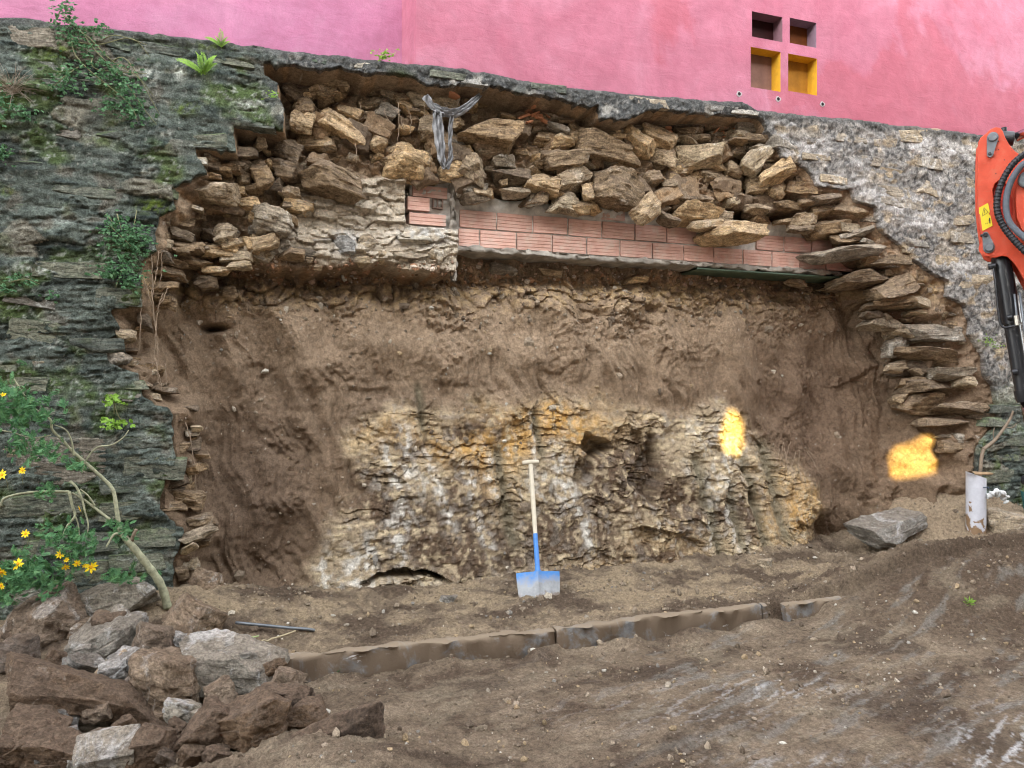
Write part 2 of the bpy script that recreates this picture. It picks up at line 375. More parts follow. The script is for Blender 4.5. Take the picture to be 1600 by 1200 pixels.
def bank_Y(X, Z, detail=True):
    f = bank_fields(X, Z); px, py, wx, wy = f['px'], f['py'], f['wx'], f['wy']
    Y = f['base'].copy(); o = f['out']; rub = f['rub']; pla = f['pla']; soil = (1 - o) * (1 - rub)
    Y += .035 * fbm2(X * 1.9, Z * 1.9, 3, 1)
    # soft soil: slumps, rills and clods
    big = fbm2(X * 3.0 + .6 * Z, Z * 1.9, 2, 7, .4)
    cl = np.abs(fbm2(X * 9, Z * 8, 3, 8)); fine = fbm2(X * 24, Z * 22, 3, 9)
    top = bump(px, py, 800, 470, 700, 55)
    pat = sst(-.25, .35, fbm2(X * 1.7, Z * 2.1, 2, 18)); wX = X + .10 * n2(X * 3, Z * 3, 16); wZ = Z + .10 * n2(X * 3 + 5, Z * 3, 17)
    strk = fbm2((wX + .30 * wZ) * 11, (wZ - .2 * wX) * 1.3, 4, 15); calm = 1 - .85 * bump(px, py, 1425, 712, 70, 60)
    Y += soil * (.085 * big * calm + .030 * strk * calm * (1 - .4 * top) - .05 * cl * (.06 + 1.0 * top) * pat + (.003 + .008 * pat) * fine * (1 + 1.6 * top))
    lump = np.clip(fbm2(wX * 7 + 4, wZ * 8, 3, 19) - .16, 0, 1)
    Y -= soil * .09 * lump * (.03 + .9 * top) * (.2 + pat)
    Y += calm * soil * .007 * fbm2(wX * 17, wZ * 15, 3, 12) * (.5 + .6 * pat)
    wh, we, wu, wv = worley(wX * 9, wZ * 12, 31); crum = np.exp(-((py - 450) / 30.) ** 2) + .35 * pat * top
    Y += soil * crum * (.055 * (wh - .5) + .03 * wv + .02 * np.exp(-(we / .12) ** 2))
    wh, we, wu, wv = worley(wX * 2.6, wZ * 3.4, 32); Y += soil * calm * (.035 * (wh - .5) + .02 * wv) * sst(0, .3, we) * pat
    Y += .22 * bump(px, py, 336, 512, 17, 5) + .10 * bump(px, py, 950, 488, 10, 6) + .10 * bump(px, py, 1035, 482, 10, 6)
    # layered outcrop
    warp = Z * 1.0 + .11 * fbm2(X * 1.3, Z * 1.3, 3, 21) + .03 * n2(X * 6, Z * 4, 22) + .03 * (X - 3)
    vis = sst(-.3, .3, fbm2(X * 2.3, Z * 3.0, 3, 23)); lay = 0; crk = 0
    for k, (fx, fz, a) in enumerate(((2.6, 4.2, .085), (5.5, 17, .034), (14, 48, .013))):
        hh, ed, ux, uy = worley(X * fx + .22 * n2(X * 5, Z * 5, 24 + k), warp * fz + .12 * n2(X * 7, Z * 7, 27 + k), 50 + k)
        lay = lay + a * (hh - .5 + (.6 * ux * (hh - .5) + (.12 if k == 0 else .35) * uy)) + (.0 if k == 0 else .3) * a * np.exp(-(ed / .07) ** 2)
        if k == 1: crk = np.exp(-(ed / .06) ** 2) * vis
    smo = np.clip(sum(bump(wx, wy, *q) for q in ((670,835,95,55),(720,770,40,40),(575,765,50,40),(740,668,50,22),(880,830,60,50),(640,700,30,20),(760,860,60,30),(545,900,60,40))), 0, 1)
    f['crk'] = crk; Y += o * (lay * (.15 + .75 * vis) * (1 - .75 * smo) + .03 * fbm2(X * 4, Z * 4, 3, 62) + .010 * fbm2(X * 24, Z * 34, 3, 63) - .02)
    for (cx, cy, rx, ry, a) in ((922,700,26,26,.20),(905,735,22,20,.12),(1008,742,26,50,.20),(985,720,10,50,.06),(640,896,58,7,.22),(592,897,26,8,.10),(1180,735,12,12,.05),(1176,790,12,12,.05),(1065,850,26,22,.05),(735,720,26,18,-.04)):
        Y += a * (1 - sst(.7, 1.1, np.sqrt(((wx - cx) / rx) ** 2 + ((wy - cy) / ry) ** 2)))
    g_all = 0 * X
    for (gx, g0, g1, gw) in GROOVES:
        m = np.exp(-((px - gx - (py - g0) * .12) / gw) ** 2) * sst(g0 - 12, g0 + 12, py) * (1 - sst(g1 - 14, g1 + 14, py))
        Y += .05 * m; g_all = np.maximum(g_all, m)
    # exposed rubble core backing
    Y += rub * (1 - pla) * (1 - .7 * f['brk']) * (.05 * fbm2(X * 5, Z * 7, 3, 71) - .05 * np.clip(fbm2(X * 10, Z * 12, 3, 72), -.3, 1) + .012 * fbm2(X * 30, Z * 34, 2, 73))
    wh, we, wu, wv = worley(X * 7 + .3 * n2(X * 9, Z * 9, 80), Z * 17 + .3 * n2(X * 9, Z * 9, 83), 81)
    Y += pla * (.045 * (wh - .5) + .02 * wv + .012 * np.exp(-(we / .08) ** 2) + .03 * fbm2(X * 4, Z * 5, 3, 84) + .014 * fbm2(X * 20, Z * 26, 3, 82))
    # curve forward to the broken wall edge
    ins = inpoly(X, Z, HOLE); d = polydist(X, Z, HOLE); d = np.where(ins, d, -d)
    wd = np.interp(px, [250, 380, 1150, 1330, 1420], [.26, .16, .16, .45, .75])
    wd = np.where(py < 300, np.where(px < 1190, .055, .12), wd)
    k = sst(-.01, 1, d / wd + .25 * n2(X * 6, Z * 6, 95) * sst(.0, .1, d))
    Y = .045 + (Y - .045) * k
    Y = Y + .03 * fbm2(X * 11, Z * 13, 4, 96) * np.exp(-(d / .22) ** 2) * sst(.0, .03, d)
    Y = np.where(d < -.005, np.maximum(Y, .05 + .1 * np.clip(-d, 0, 2)), Y)
    return Y, d, f, g_all
XA = np.arange(-.75, 7.35, .0105); ZA = np.arange(-.12, 4.12, .0105)
GX, GZ = np.meshgrid(XA, ZA); X1, Z1 = GX.ravel(), GZ.ravel()
bY, bd, bf, bg_ = bank_Y(X1, Z1)
px, py, wx, wy = bf['px'], bf['py'], bf['wx'], bf['wy']
c = np.tile(np.array((.235, .165, .108)), (len(X1), 1))
nz = fbm2(X1 * 3, Z1 * 3, 4, 101); nz2 = fbm2(X1 * 14, Z1 * 14, 3, 102); st = fbm2(X1 * 3.0, Z1 * 26, 4, 103); vs_ = fbm2(X1 * 11, Z1 * 1.6, 4, 104)
c = mixc(c, (.38, .28, .19), .9 * bump(px, py, 850, 500, 560, 75) + .3 * nz)
c = mixc(c, (.33, .24, .162), bump(px, py, 640, 560, 330, 90) * (.7 + nz))
c = mixc(c, (.50, .36, .20), .9 * sst(-.1, .5, nz2 + .2) * np.exp(-((py - 452) / 28.) ** 2))
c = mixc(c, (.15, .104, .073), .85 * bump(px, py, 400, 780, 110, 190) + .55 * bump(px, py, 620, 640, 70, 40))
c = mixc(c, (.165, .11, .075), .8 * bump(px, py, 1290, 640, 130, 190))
o_ = bf['out']
oc = np.tile(np.array((.40, .315, .21)), (len(X1), 1))
oc = mixc(oc, (.60, .485, .315), sst(-.1, .55, st + .3 * nz))
oc = mixc(oc, (.19, .135, .09), sst(.08, .55, -.35 * st + .45 * nz2 + .6 * nz) * .85)
och = bump(wx, wy, 880, 660, 85, 45) + .8 * bump(wx, wy, 1240, 800, 60, 70) + .7 * bump(wx, wy, 930, 895, 60, 22) + .7 * bump(wx, wy, 700, 690, 150, 30) + .6 * bump(wx, wy, 760, 720, 50, 70) + .5 * bump(wx, wy, 1040, 850, 60, 40)
oc = mixc(oc, (.58, .34, .11), och * sst(-.35, .45, nz2 + .3))
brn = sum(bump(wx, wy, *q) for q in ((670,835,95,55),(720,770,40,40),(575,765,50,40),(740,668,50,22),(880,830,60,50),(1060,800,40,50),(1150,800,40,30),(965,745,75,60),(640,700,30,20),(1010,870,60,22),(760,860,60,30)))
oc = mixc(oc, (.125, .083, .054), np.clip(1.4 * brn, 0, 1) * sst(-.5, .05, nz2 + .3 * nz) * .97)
vs_ = fbm2(X1 * 7 + .8 * nz, Z1 * 2.6 + .5 * nz2, 4, 104); wht = sst(.12, .55, .7 * vs_ + .7 * nz2) * (.55 * bump(px, py, 640, 720, 90, 90) + .9 * bump(px, py, 600, 800, 70, 80) + bump(px, py, 545, 905, 70, 50) + .9 * bump(px, py, 870, 770, 60, 90) + .5 * bump(px, py, 1000, 830, 130, 40) + .7 * bump(px, py, 1110, 760, 100, 110) + .5 * bump(px, py, 760, 740, 60, 120) + .5)
run = sum(np.exp(-((px - x0 - (py - y0) * sl_ - 7 * n2(py * .03, X1 * 0 + x0, 131)) / w_) ** 2) * sst(y0 - 15, y0 + 15, py) * (1 - sst(y1 - 20, y1 + 20, py)) for x0, y0, y1, sl_, w_ in ((600,690,820,.25,9),(630,660,760,.1,7),(660,700,830,.35,9),(545,850,945,.1,14),(575,830,940,-.05,12),(500,860,940,.1,8),(720,720,860,.25,9),(870,690,790,.1,16),(890,770,880,.25,8),(1100,740,860,.0,6),(1135,700,850,.0,8),(1165,690,740,.0,10),(835,640,720,.0,5),(610,800,880,.1,12),(760,700,780,.1,6)))
oc = mixc(oc, (.74, .70, .62), np.clip(run, 0, 1) * sst(-.35, .35, nz2 + .5 * fbm2(X1 * 30, Z1 * 20, 3, 132)) * .85)
oc = mixc(oc, (.60, .57, .50), wht * .45 * (1 - .7 * np.clip(brn, 0, 1)))
oc = mixc(oc, (.07, .047, .032), bf['crk'] * .8)
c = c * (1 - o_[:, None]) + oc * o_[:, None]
c = mixc(c, (.215, .185, .125), bg_ * .9)
rc = np.tile(np.array((.36, .265, .178)), (len(X1), 1))
rc = mixc(rc, (.22, .155, .102), sst(-.2, .5, fbm2(X1 * 6, Z1 * 6, 3, 110)))
rc = mixc(rc, (.46, .28, .15), .5 * sst(.1, .6, nz2))
rc = mixc(rc, (.58, .50, .39), bf['pla'] * .95)
rc = mixc(rc, (.40, .32, .23), bf['pla'] * sst(.15, .6, st)); rc = mixc(rc, (.66, .64, .60), bf['pla'] * (bump(px, py, 540, 380, 26, 18) + bump(px, py, 660, 372, 45, 16)) * sst(-.4, .2, nz2))
c = c * (1 - bf['rub'][:, None]) + rc * bf['rub'][:, None]
rim = np.exp(-((py - np.interp(px, [330, 450, 570, 706, 1290], [420, 436, 430, 438, 425])) / 9) ** 2) * ((px > 300) & (px < 1300))
c = mixc(c, (.34, .17, .085), .55 * rim * sst(-.3, .4, nz2))
fleck = sst(.66, .70, n2(X1 * 40, Z1 * 46, 120)) * (fbm2(X1 * 4, Z1 * 4, 2, 121) > .12)
c = mixc(c, (.5, .44, .36), fleck * .75)
keep = (bd > -.09)
F = gridfaces(len(XA), len(ZA)); F = F[keep[F].all(1)]
used = np.zeros(len(X1), bool); used[F.ravel()] = True; remap = np.cumsum(used) - 1
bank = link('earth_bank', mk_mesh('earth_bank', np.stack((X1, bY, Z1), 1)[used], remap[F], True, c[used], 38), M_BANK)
tag(bank, 'brown soil face with layered ochre rock outcrop inside the collapsed wall', kind='structure')
def bank_at(px_, py_):            # where a sight line meets the bank
    Y = .4
    for _ in range(12):
        w = W(float(px_), float(py_), Y); y2 = bank_Y(np.array([w[0]]), np.array([w[2]]))[0][0]; Y = .5 * Y + .5 * y2
    w = W(float(px_), float(py_), Y); return w

# ------------------------------------------------------------------ ground
KY0, KY1 = -.95, -.80
def ground_Z(X, Y):
    X = np.asarray(X, float); Y = np.asarray(Y, float)
    far = sst(9, 30, np.hypot(X - 3, Y + 1))
    z = .142 * sst(-.93, -.88, Y) * (1 - far)
    z = z + (.04 * sst(-.6, .1, Y) + .05 * sst(-.05, .4, Y)) * (1 - far)
    z = z + sst(3.7, 5.4, X) * (1 - sst(9, 12, X)) * (.27 * sst(-1.8, -1.0, Y) - .26 * sst(-.9, -.2, Y)) * (1 - sst(.5, 1.5, Y)) + .06 * np.exp(-((Y + 1.01) / .09) ** 2) * sst(-.25, .35, fbm2(X * 2.2, Y * 2, 3, 206)) * (1 - far)
    z = z + .10 * sst(3.4, 5.2, X) * (1 - sst(9, 12, X)) * np.exp(-((Y + 1.3) / .5) ** 2)
    z = z + .60 * np.exp(-(((X - 6.85) / .75) ** 2 + ((Y - .38) / .5) ** 2)) + .16 * np.exp(-(((X - 7.3) / .8) ** 2 + ((Y + .25) / .5) ** 2))
    z = z - .10 * np.exp(-(((X - 5.45) / .3) ** 2 + ((Y - .35) / .3) ** 2))
    z = z + .20 * np.exp(-(((X + .7) / .7) ** 2 + ((Y + .05) / .38) ** 2))
    z = z + .17 * np.exp(-(((X - .40) / .40) ** 2 + ((Y + 2.15) / .42) ** 2))
    z = z + .10 * np.exp(-(((X - .05) / .45) ** 2 + ((Y + .05) / .35) ** 2))
    near = 1 - sst(3, 12, np.hypot(X - 3, (Y + 1)))
    rough = .40 + .9 * sst(-1.05, -.8, Y) + .8 * sst(3.6, 5, X) * sst(-2.2, -1.4, Y) + 1.2 * np.exp(-(((X - .1) / .8) ** 2 + ((Y + 1.9) / .7) ** 2))
    z = z + near * (.014 * fbm2(X * 2.5, Y * 3.5, 3, 201) * (.6 + rough) + rough * (.014 * fbm2(X * 8, Y * 8, 3, 202) + .016 * np.abs(fbm2(X * 20, Y * 20, 3, 203))))
    rut = n2(X * .9 + Y * 1.3, Y * 7 - X * 2.6, 204) * sst(1.2, 2.6, X); z = z + near * .008 * rut * (1 - sst(-1.1, -.9, Y))
    return z
def geo(a, b, n): return list(a * (b / a) ** (np.arange(n + 1) / n))
xs = np.array(sorted([-v - 2.0 + .0 for v in geo(.4, 600, 24)] + list(np.arange(-2.38, 8.6, .0135)) + [8.6 + v for v in geo(.06, 600, 26)]))
ys = np.array(sorted([-3.0 - v for v in geo(.05, 600, 26)] + list(np.arange(-3.0, .62, .0135)) + [.62 + v for v in geo(.06, 600, 22)]))
GX, GY = np.meshgrid(xs, ys); X2, Y2 = GX.ravel(), GY.ravel()
Z2 = ground_Z(X2, Y2)
gpx, gpy = proj(X2, Y2, Z2)
g = np.tile(np.array((.205, .155, .108)), (len(X2), 1))
a1 = fbm2(X2 * 1.6, Y2 * 3, 4, 210); a2 = fbm2(X2 * 9, Y2 * 9, 3, 211)
g = mixc(g, (.29, .225, .158), sst(-.1, .6, a1 + .3 * a2)); g = mixc(g, (.125, .09, .063), sst(.1, .6, -a1 + .4 * a2))
g = mixc(g, (.10, .074, .054), sst(.25, .6, fbm2(X2 * 1.1 + Y2 * .5, Y2 * 2.6 - X2 * .7, 3, 218)) * .7 * (Y2 < -1)); strip = sst(-.95, -.75, Y2) * (1 - sst(4.2, 5.2, X2))
g = mixc(g, (.34, .26, .17), strip * sst(-.3, .6, .7 * a2 + a1)); g = mixc(g, (.13, .094, .066), strip * sst(.2, .6, -a1 - .5 * a2))
g = mixc(g, (.36, .275, .185), sst(5.2, 6.2, X2) * sst(-.6, .0, Y2))
g = mixc(g, (.13, .093, .064), sst(4.0, 5.0, X2) * (1 - sst(-.95, -.7, Y2)) * sst(-1.9, -1.6, Y2) * .9)
road = 1 - sst(-1.15, -.98, Y2)
scr = fbm2(X2 * 1.2 + Y2 * .9, Y2 * 9 - X2 * 3.3, 4, 212)
g = mixc(g, (.25, .228, .195), road * sst(.2, .6, scr + .3 * a2) * .7 * sst(1.2, 2.6, X2))
wsc = sst(.22, .50, fbm2(X2 * 3 + Y2 * 2, Y2 * 26 - X2 * 11, 4, 213) + .45 * fbm2(X2 * 24, Y2 * 24, 3, 214)) * (bump(gpx, gpy, 1570, 1170, 90, 60) + .6 * bump(gpx, gpy, 1210, 1075, 120, 18) + .45 * bump(gpx, gpy, 1250, 1190, 150, 14) + .35 * bump(gpx, gpy, 1080, 1110, 200, 30))
g = mixc(g, (.58, .57, .55), wsc * road * 1.0)
g = mixc(g, (.33, .27, .19), .5 * sst(.2, .7, fbm2(X2 * 2.3, Y2 * 5, 4, 216)) * road)
ground = link('ground', mk_mesh('ground', np.stack((X2, Y2, Z2), 1), gridfaces(len(xs), len(ys)), True, g), M_GROUND)
tag(ground, 'trampled brown soil over the road and at the foot of the bank', kind='structure')

# ------------------------------------------------------------------ stone retaining wall
wall = tag(empty('stone_retaining_wall', (2.5, .25, 0)), 'old schist retaining wall with a large collapsed hole below the pink house', 'wall')
WOFF = -np.array(wall.location)
xw = dense_axis([(-6, -2.4, .2), (-2.4, -1.6, .05), (-1.6, 7.75, .0118), (7.75, 9, .05), (9, 13, .25)])
nv = 350; vv = np.linspace(0, 1, nv)
capY = [.012, .035, .08, .2, .45, .75]
GX, GV = np.meshgrid(xw, vv); zt = ztop(xw)
GZ = -.15 + GV * (zt[None] + .15)
X3, Z3 = GX.ravel(), GZ.ravel()
px, py = proj(X3, 0 * X3, Z3)
lefty = 1 - sst(380, 470, px); righty = sst(1160, 1230, px); low = sst(560, 680, py)
hb = fbm2(X3 * 2.2, Z3 * 3.5, 3, 301)
sh = fbm2(X3 * 3.2, Z3 * 17, 4, 302); shf = fbm2(X3 * 9, Z3 * 46, 3, 303)
rn = fbm2(X3 * 12, Z3 * 12, 4, 304)
sl = np.clip(lefty + righty * low, 0, 1)
Yw = .018 * hb + sl * (.012 * sh + .008 * shf) + (1 - sl) * (.010 * rn + .006 * fbm2(X3 * 40, Z3 * 40, 2, 305)) + .006 * rn
wh, we, wu, wv = worley(X3 * 2.9 + .35 * n2(X3 * 4, Z3 * 6, 351), Z3 * 8.5 + .35 * n2(X3 * 4, Z3 * 6, 352), 353); jn = np.exp(-(we / .10) ** 2); stw = sst(-.35, .15, fbm2(X3 * 1.6, Z3 * 1.6, 2, 354)) * (.25 + .75 * sl)
Yw = Yw + stw * (-.020 * (wh - .4) + .010 * jn + .006 * wv + .010 * fbm2(X3 * 20, Z3 * 55, 3, 355))
topr = np.clip(1 - (ztop(X3) - Z3) / .05, 0, 1); Yw = Yw + .03 * topr ** 2
c = np.tile(np.array((.118, .138, .118)), (len(X3), 1))
m1 = fbm2(X3 * 2, Z3 * 2.6, 4, 310); m2 = fbm2(X3 * 6, Z3 * 6, 4, 311); m3 = n2(X3 * 34, Z3 * 34, 312); m4 = fbm2(X3 * 24, Z3 * 24, 4, 313, .65)
c = mixc(c, (.21, .23, .20), sst(0, .5, .6 * sh + .4 * m2)); c = mixc(c, (.055, .07, .065), sst(.05, .55, -.7 * sh + .4 * m1)); c = c * (1 + (stw * (wh - .45) * 1.3))[:, None]; c = mixc(c, (.04, .05, .046), jn * stw * .55); c = mixc(c, (.25, .205, .15), (wh > .9) * stw * .6)
c = mixc(c, (.17, .155, .125), sst(.3, .62, m2 + .3 * sh) * .75)
c = mixc(c, (.10, .145, .045), sst(.0, .55, m1 + .45 * m2) * .75)
c = mixc(c, (.36, .38, .33), sst(.46, .56, m4 + .15 * m1) * sst(-.1, .3, m1) * .7)
c = mixc(c, (.4, .4, .36), sst(.63, .68, m3) * .5)
for (cx, cy, rx, ry) in ((235,118,12,14),(282,112,9,14),(395,163,26,6),(60,420,40,7),(130,420,22,8),(230,268,12,5),(258,208,12,5)):
    c = mixc(c, (.5, .52, .46), bump(px, py, cx, cy, rx, ry) * sst(-.4, .2, m4) * 1.3)
for (cx, cy, rx, ry) in ((90,80,30,14),(240,322,28,12),(290,170,20,10),(345,70,70,8),(150,45,60,8),(10,300,10,6)):
    c = mixc(c, (.13, .19, .02), bump(px, py, cx, cy, rx, ry) * sst(-.3, .4, m4) * .9)
gr = np.tile(np.array((.29, .272, .25)), (len(X3), 1))
gr = mixc(gr, (.115, .11, .105), sst(-.02, .38, m4 + .5 * m1)); gr = mixc(gr, (.46, .42, .37), sst(.1, .7, m2 - .3 * m4))
gr = mixc(gr, (.50, .465, .425), sst(.25, .8, m1 + .25 * m2)); gr = mixc(gr, (.40, .31, .2), sst(.38, .6, fbm2(X3 * 3.6, Z3 * 6.5, 3, 330)) * .8); gr = mixc(gr, (.42, .34, .24), (wh > .72) * stw * 2.2 * sst(.08, .25, we) * .7)
for (cx, cy, rx, ry) in ((1265,225,30,12),(1225,215,16,10),(1440,225,55,12),(1480,240,30,10),(1340,280,14,30),(1380,300,50,8),(1290,280,26,12),(1460,300,10,30),(1410,318,50,14),(1525,425,35,18),(1450,350,40,10),(1250,236,40,12)):
    gr = mixc(gr, (.54, .51, .485), bump(px, py, cx, cy, rx, ry) * sst(-.5, .3, m2 + .3 * m4) * 1.1)
strip_c = np.tile(np.array((.10, .102, .10)), (len(X3), 1))
strip_c = mixc(strip_c, (.22, .215, .2), sst(0, .45, m4)); strip_c = mixc(strip_c, (.38, .36, .32), sst(.35, .6, m2)); strip_c = mixc(strip_c, (.07, .09, .035), sst(.2, .6, m1) * (1 - sst(600, 900, px)))
hi = (1 - lefty - righty).clip(0, 1)
c = c * (1 - righty * (1 - low) - hi)[:, None] + gr * (righty * (1 - low))[:, None] + strip_c * hi[:, None]
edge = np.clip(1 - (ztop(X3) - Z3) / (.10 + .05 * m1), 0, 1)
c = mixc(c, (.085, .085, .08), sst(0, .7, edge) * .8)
insd = inpoly(X3, Z3, HOLE_R)
F = gridfaces(len(xw), nv)
cent_in = inpoly(X3[F].mean(1), Z3[F].mean(1), HOLE_R)
F = F[~cent_in]
cnt = np.bincount(F.ravel(), minlength=len(X3))
interior_b = (cnt > 0) & (cnt < 4)
ii = np.arange(len(X3)); ix = ii % len(xw); iv = ii // len(xw)
bnd = interior_b & (ix > 0) & (ix < len(xw) - 1) & (iv > 0) & (iv < nv - 1)
_, qx, qz = polydist(X3[bnd], Z3[bnd], HOLE_R, True)
X3[bnd] = qx; Z3[bnd] = qz
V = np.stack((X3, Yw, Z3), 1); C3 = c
# rounded, broken lip going back into the wall at the hole edge
eF = np.concatenate([F[:, [0, 1]], F[:, [1, 2]], F[:, [2, 3]], F[:, [3, 0]]])
key = np.sort(eF, 1); kk = key[:, 0].astype(np.int64) * (len(X3) + 1) + key[:, 1]
uq, inv, ct = np.unique(kk, return_inverse=True, return_counts=True)
be = eF[ct[inv] == 1]; be = be[bnd[be].all(1)]
bv = np.unique(be.ravel()); mp = {int(v): i + len(V) for i, v in enumerate(bv)}
nb = V[bv].copy(); nb[:, 1] += .16 + .05 * n2(nb[:, 0] * 9, nb[:, 2] * 9, 340); nb[:, 0] += .012 * n2(nb[:, 0] * 20, nb[:, 2] * 20, 341)
F2 = np.array([(b, a, mp[int(a)], mp[int(b)]) for a, b in be])
base = len(V) + len(nb)
caps = []; row = np.arange((nv - 1) * len(xw), nv * len(xw)); capV = []; capF = []
prev = row
for k, yy in enumerate(capY):
    capV.append(np.stack((xw, Yw[row] + yy, zt + .012 * (k > 0) + .02 * (k > 2)), 1)); cur = base + k * len(xw) + np.arange(len(xw))
    capF.append(np.stack((prev[:-1], prev[1:], cur[1:], cur[:-1]), 1)); prev = cur
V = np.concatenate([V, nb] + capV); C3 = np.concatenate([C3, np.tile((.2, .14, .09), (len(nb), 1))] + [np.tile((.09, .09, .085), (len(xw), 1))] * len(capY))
F = np.concatenate([F, F2] + capF)
used = np.zeros(len(V), bool); used[F.ravel()] = True; remap = np.cumsum(used) - 1
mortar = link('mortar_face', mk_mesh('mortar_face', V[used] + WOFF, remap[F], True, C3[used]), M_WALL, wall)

# ------------------------------------------------------------------ rocks
_cube = {}
def cube_grid(n):
    if n in _cube: return _cube[n]
    t = np.linspace(-1, 1, n + 1); t = np.tan(t * pi / 4 * .92) / np.tan(pi / 4 * .92)
    P = []; F = []; b = 0
    for ax in range(3):
        for sg in (-1, 1):
            A, B = np.meshgrid(t, t); Q = np.zeros(((n + 1) ** 2, 3)); Q[:, ax] = sg; Q[:, (ax + 1) % 3] = A.ravel(); Q[:, (ax + 2) % 3] = B.ravel()
            f = gridfaces(n + 1, n + 1)
            if sg < 0: f = f[:, ::-1]
            P.append(Q); F.append(f + b); b += len(Q)
    P = np.concatenate(P); F = np.concatenate(F)
    u, inv = np.unique(np.round(P, 5), axis=0, return_inverse=True)
    _cube[n] = (u, inv.ravel()[F]); return _cube[n]
def rock_mesh(size, seed, n=12, cuts=5, noise=.05, strata=.04, jit=.16, chip=.0):
    r = np.random.default_rng(seed); P, F = cube_grid(n)
    D = P / np.linalg.norm(P, axis=1, keepdims=True)
    N = []; d = []
    for ax in range(3):
        for sg in (-1, 1):
            v = np.zeros(3); v[ax] = sg; v += r.normal(0, jit, 3); N.append(v / np.linalg.norm(v)); d.append(r.uniform(.82, 1.08))
    for _ in range(cuts):
        v = r.normal(0, 1, 3); N.append(v / np.linalg.norm(v)); d.append(r.uniform(.88, 1.3))
    N = np.array(N); d = np.array(d)
    rr = (d[None] / np.maximum(D @ N.T, .04)).min(1)
    Q = D * np.minimum(rr, 2.2)[:, None]
    Q = (Q - (Q.max(0) + Q.min(0)) / 2) / ((Q.max(0) - Q.min(0)) / 2)
    S = np.array(size) / 2; q = Q * S; sm = float(np.min(S)); sc = 1.6 / float(np.mean(S))
    off = r.uniform(0, 50, 3)
    disp = noise * 2.2 * sm * fbm3(q * sc + off, 4, seed % 997, .55)
    lz = q[:, 2] / (.028 + .1 * sm); lay = n3(np.stack((q[:, 0] * sc * .8, q[:, 1] * sc * .8, np.floor(lz + .4 * n3(q * sc * .7 + off, 5)) * 3.1), 1) + off, 9)
    hd = np.stack((D[:, 0], D[:, 1], D[:, 2] * .15), 1)
    q = q + D * disp[:, None] + hd * (strata * 2.0 * sm * lay)[:, None]
    if n >= 30: q = q + D * (.05 * sm * fbm3(q * 26 + off, 3, seed % 91 + 5))[:, None]
    return mk_mesh('rock', q, F, True, None, 24)
def add_rock(name, loc, size, mat, parent=None, rot=(0, 0, 0), seed=0, **k):
    size = tuple(max(.012, q) for q in size)
    me = rock_mesh(size, seed, **k); o = link(name, me, mat, parent)
    o.location = Vector(loc) - (parent.location if parent is not None else Vector((0, 0, 0))); o.rotation_euler = rot
    return o
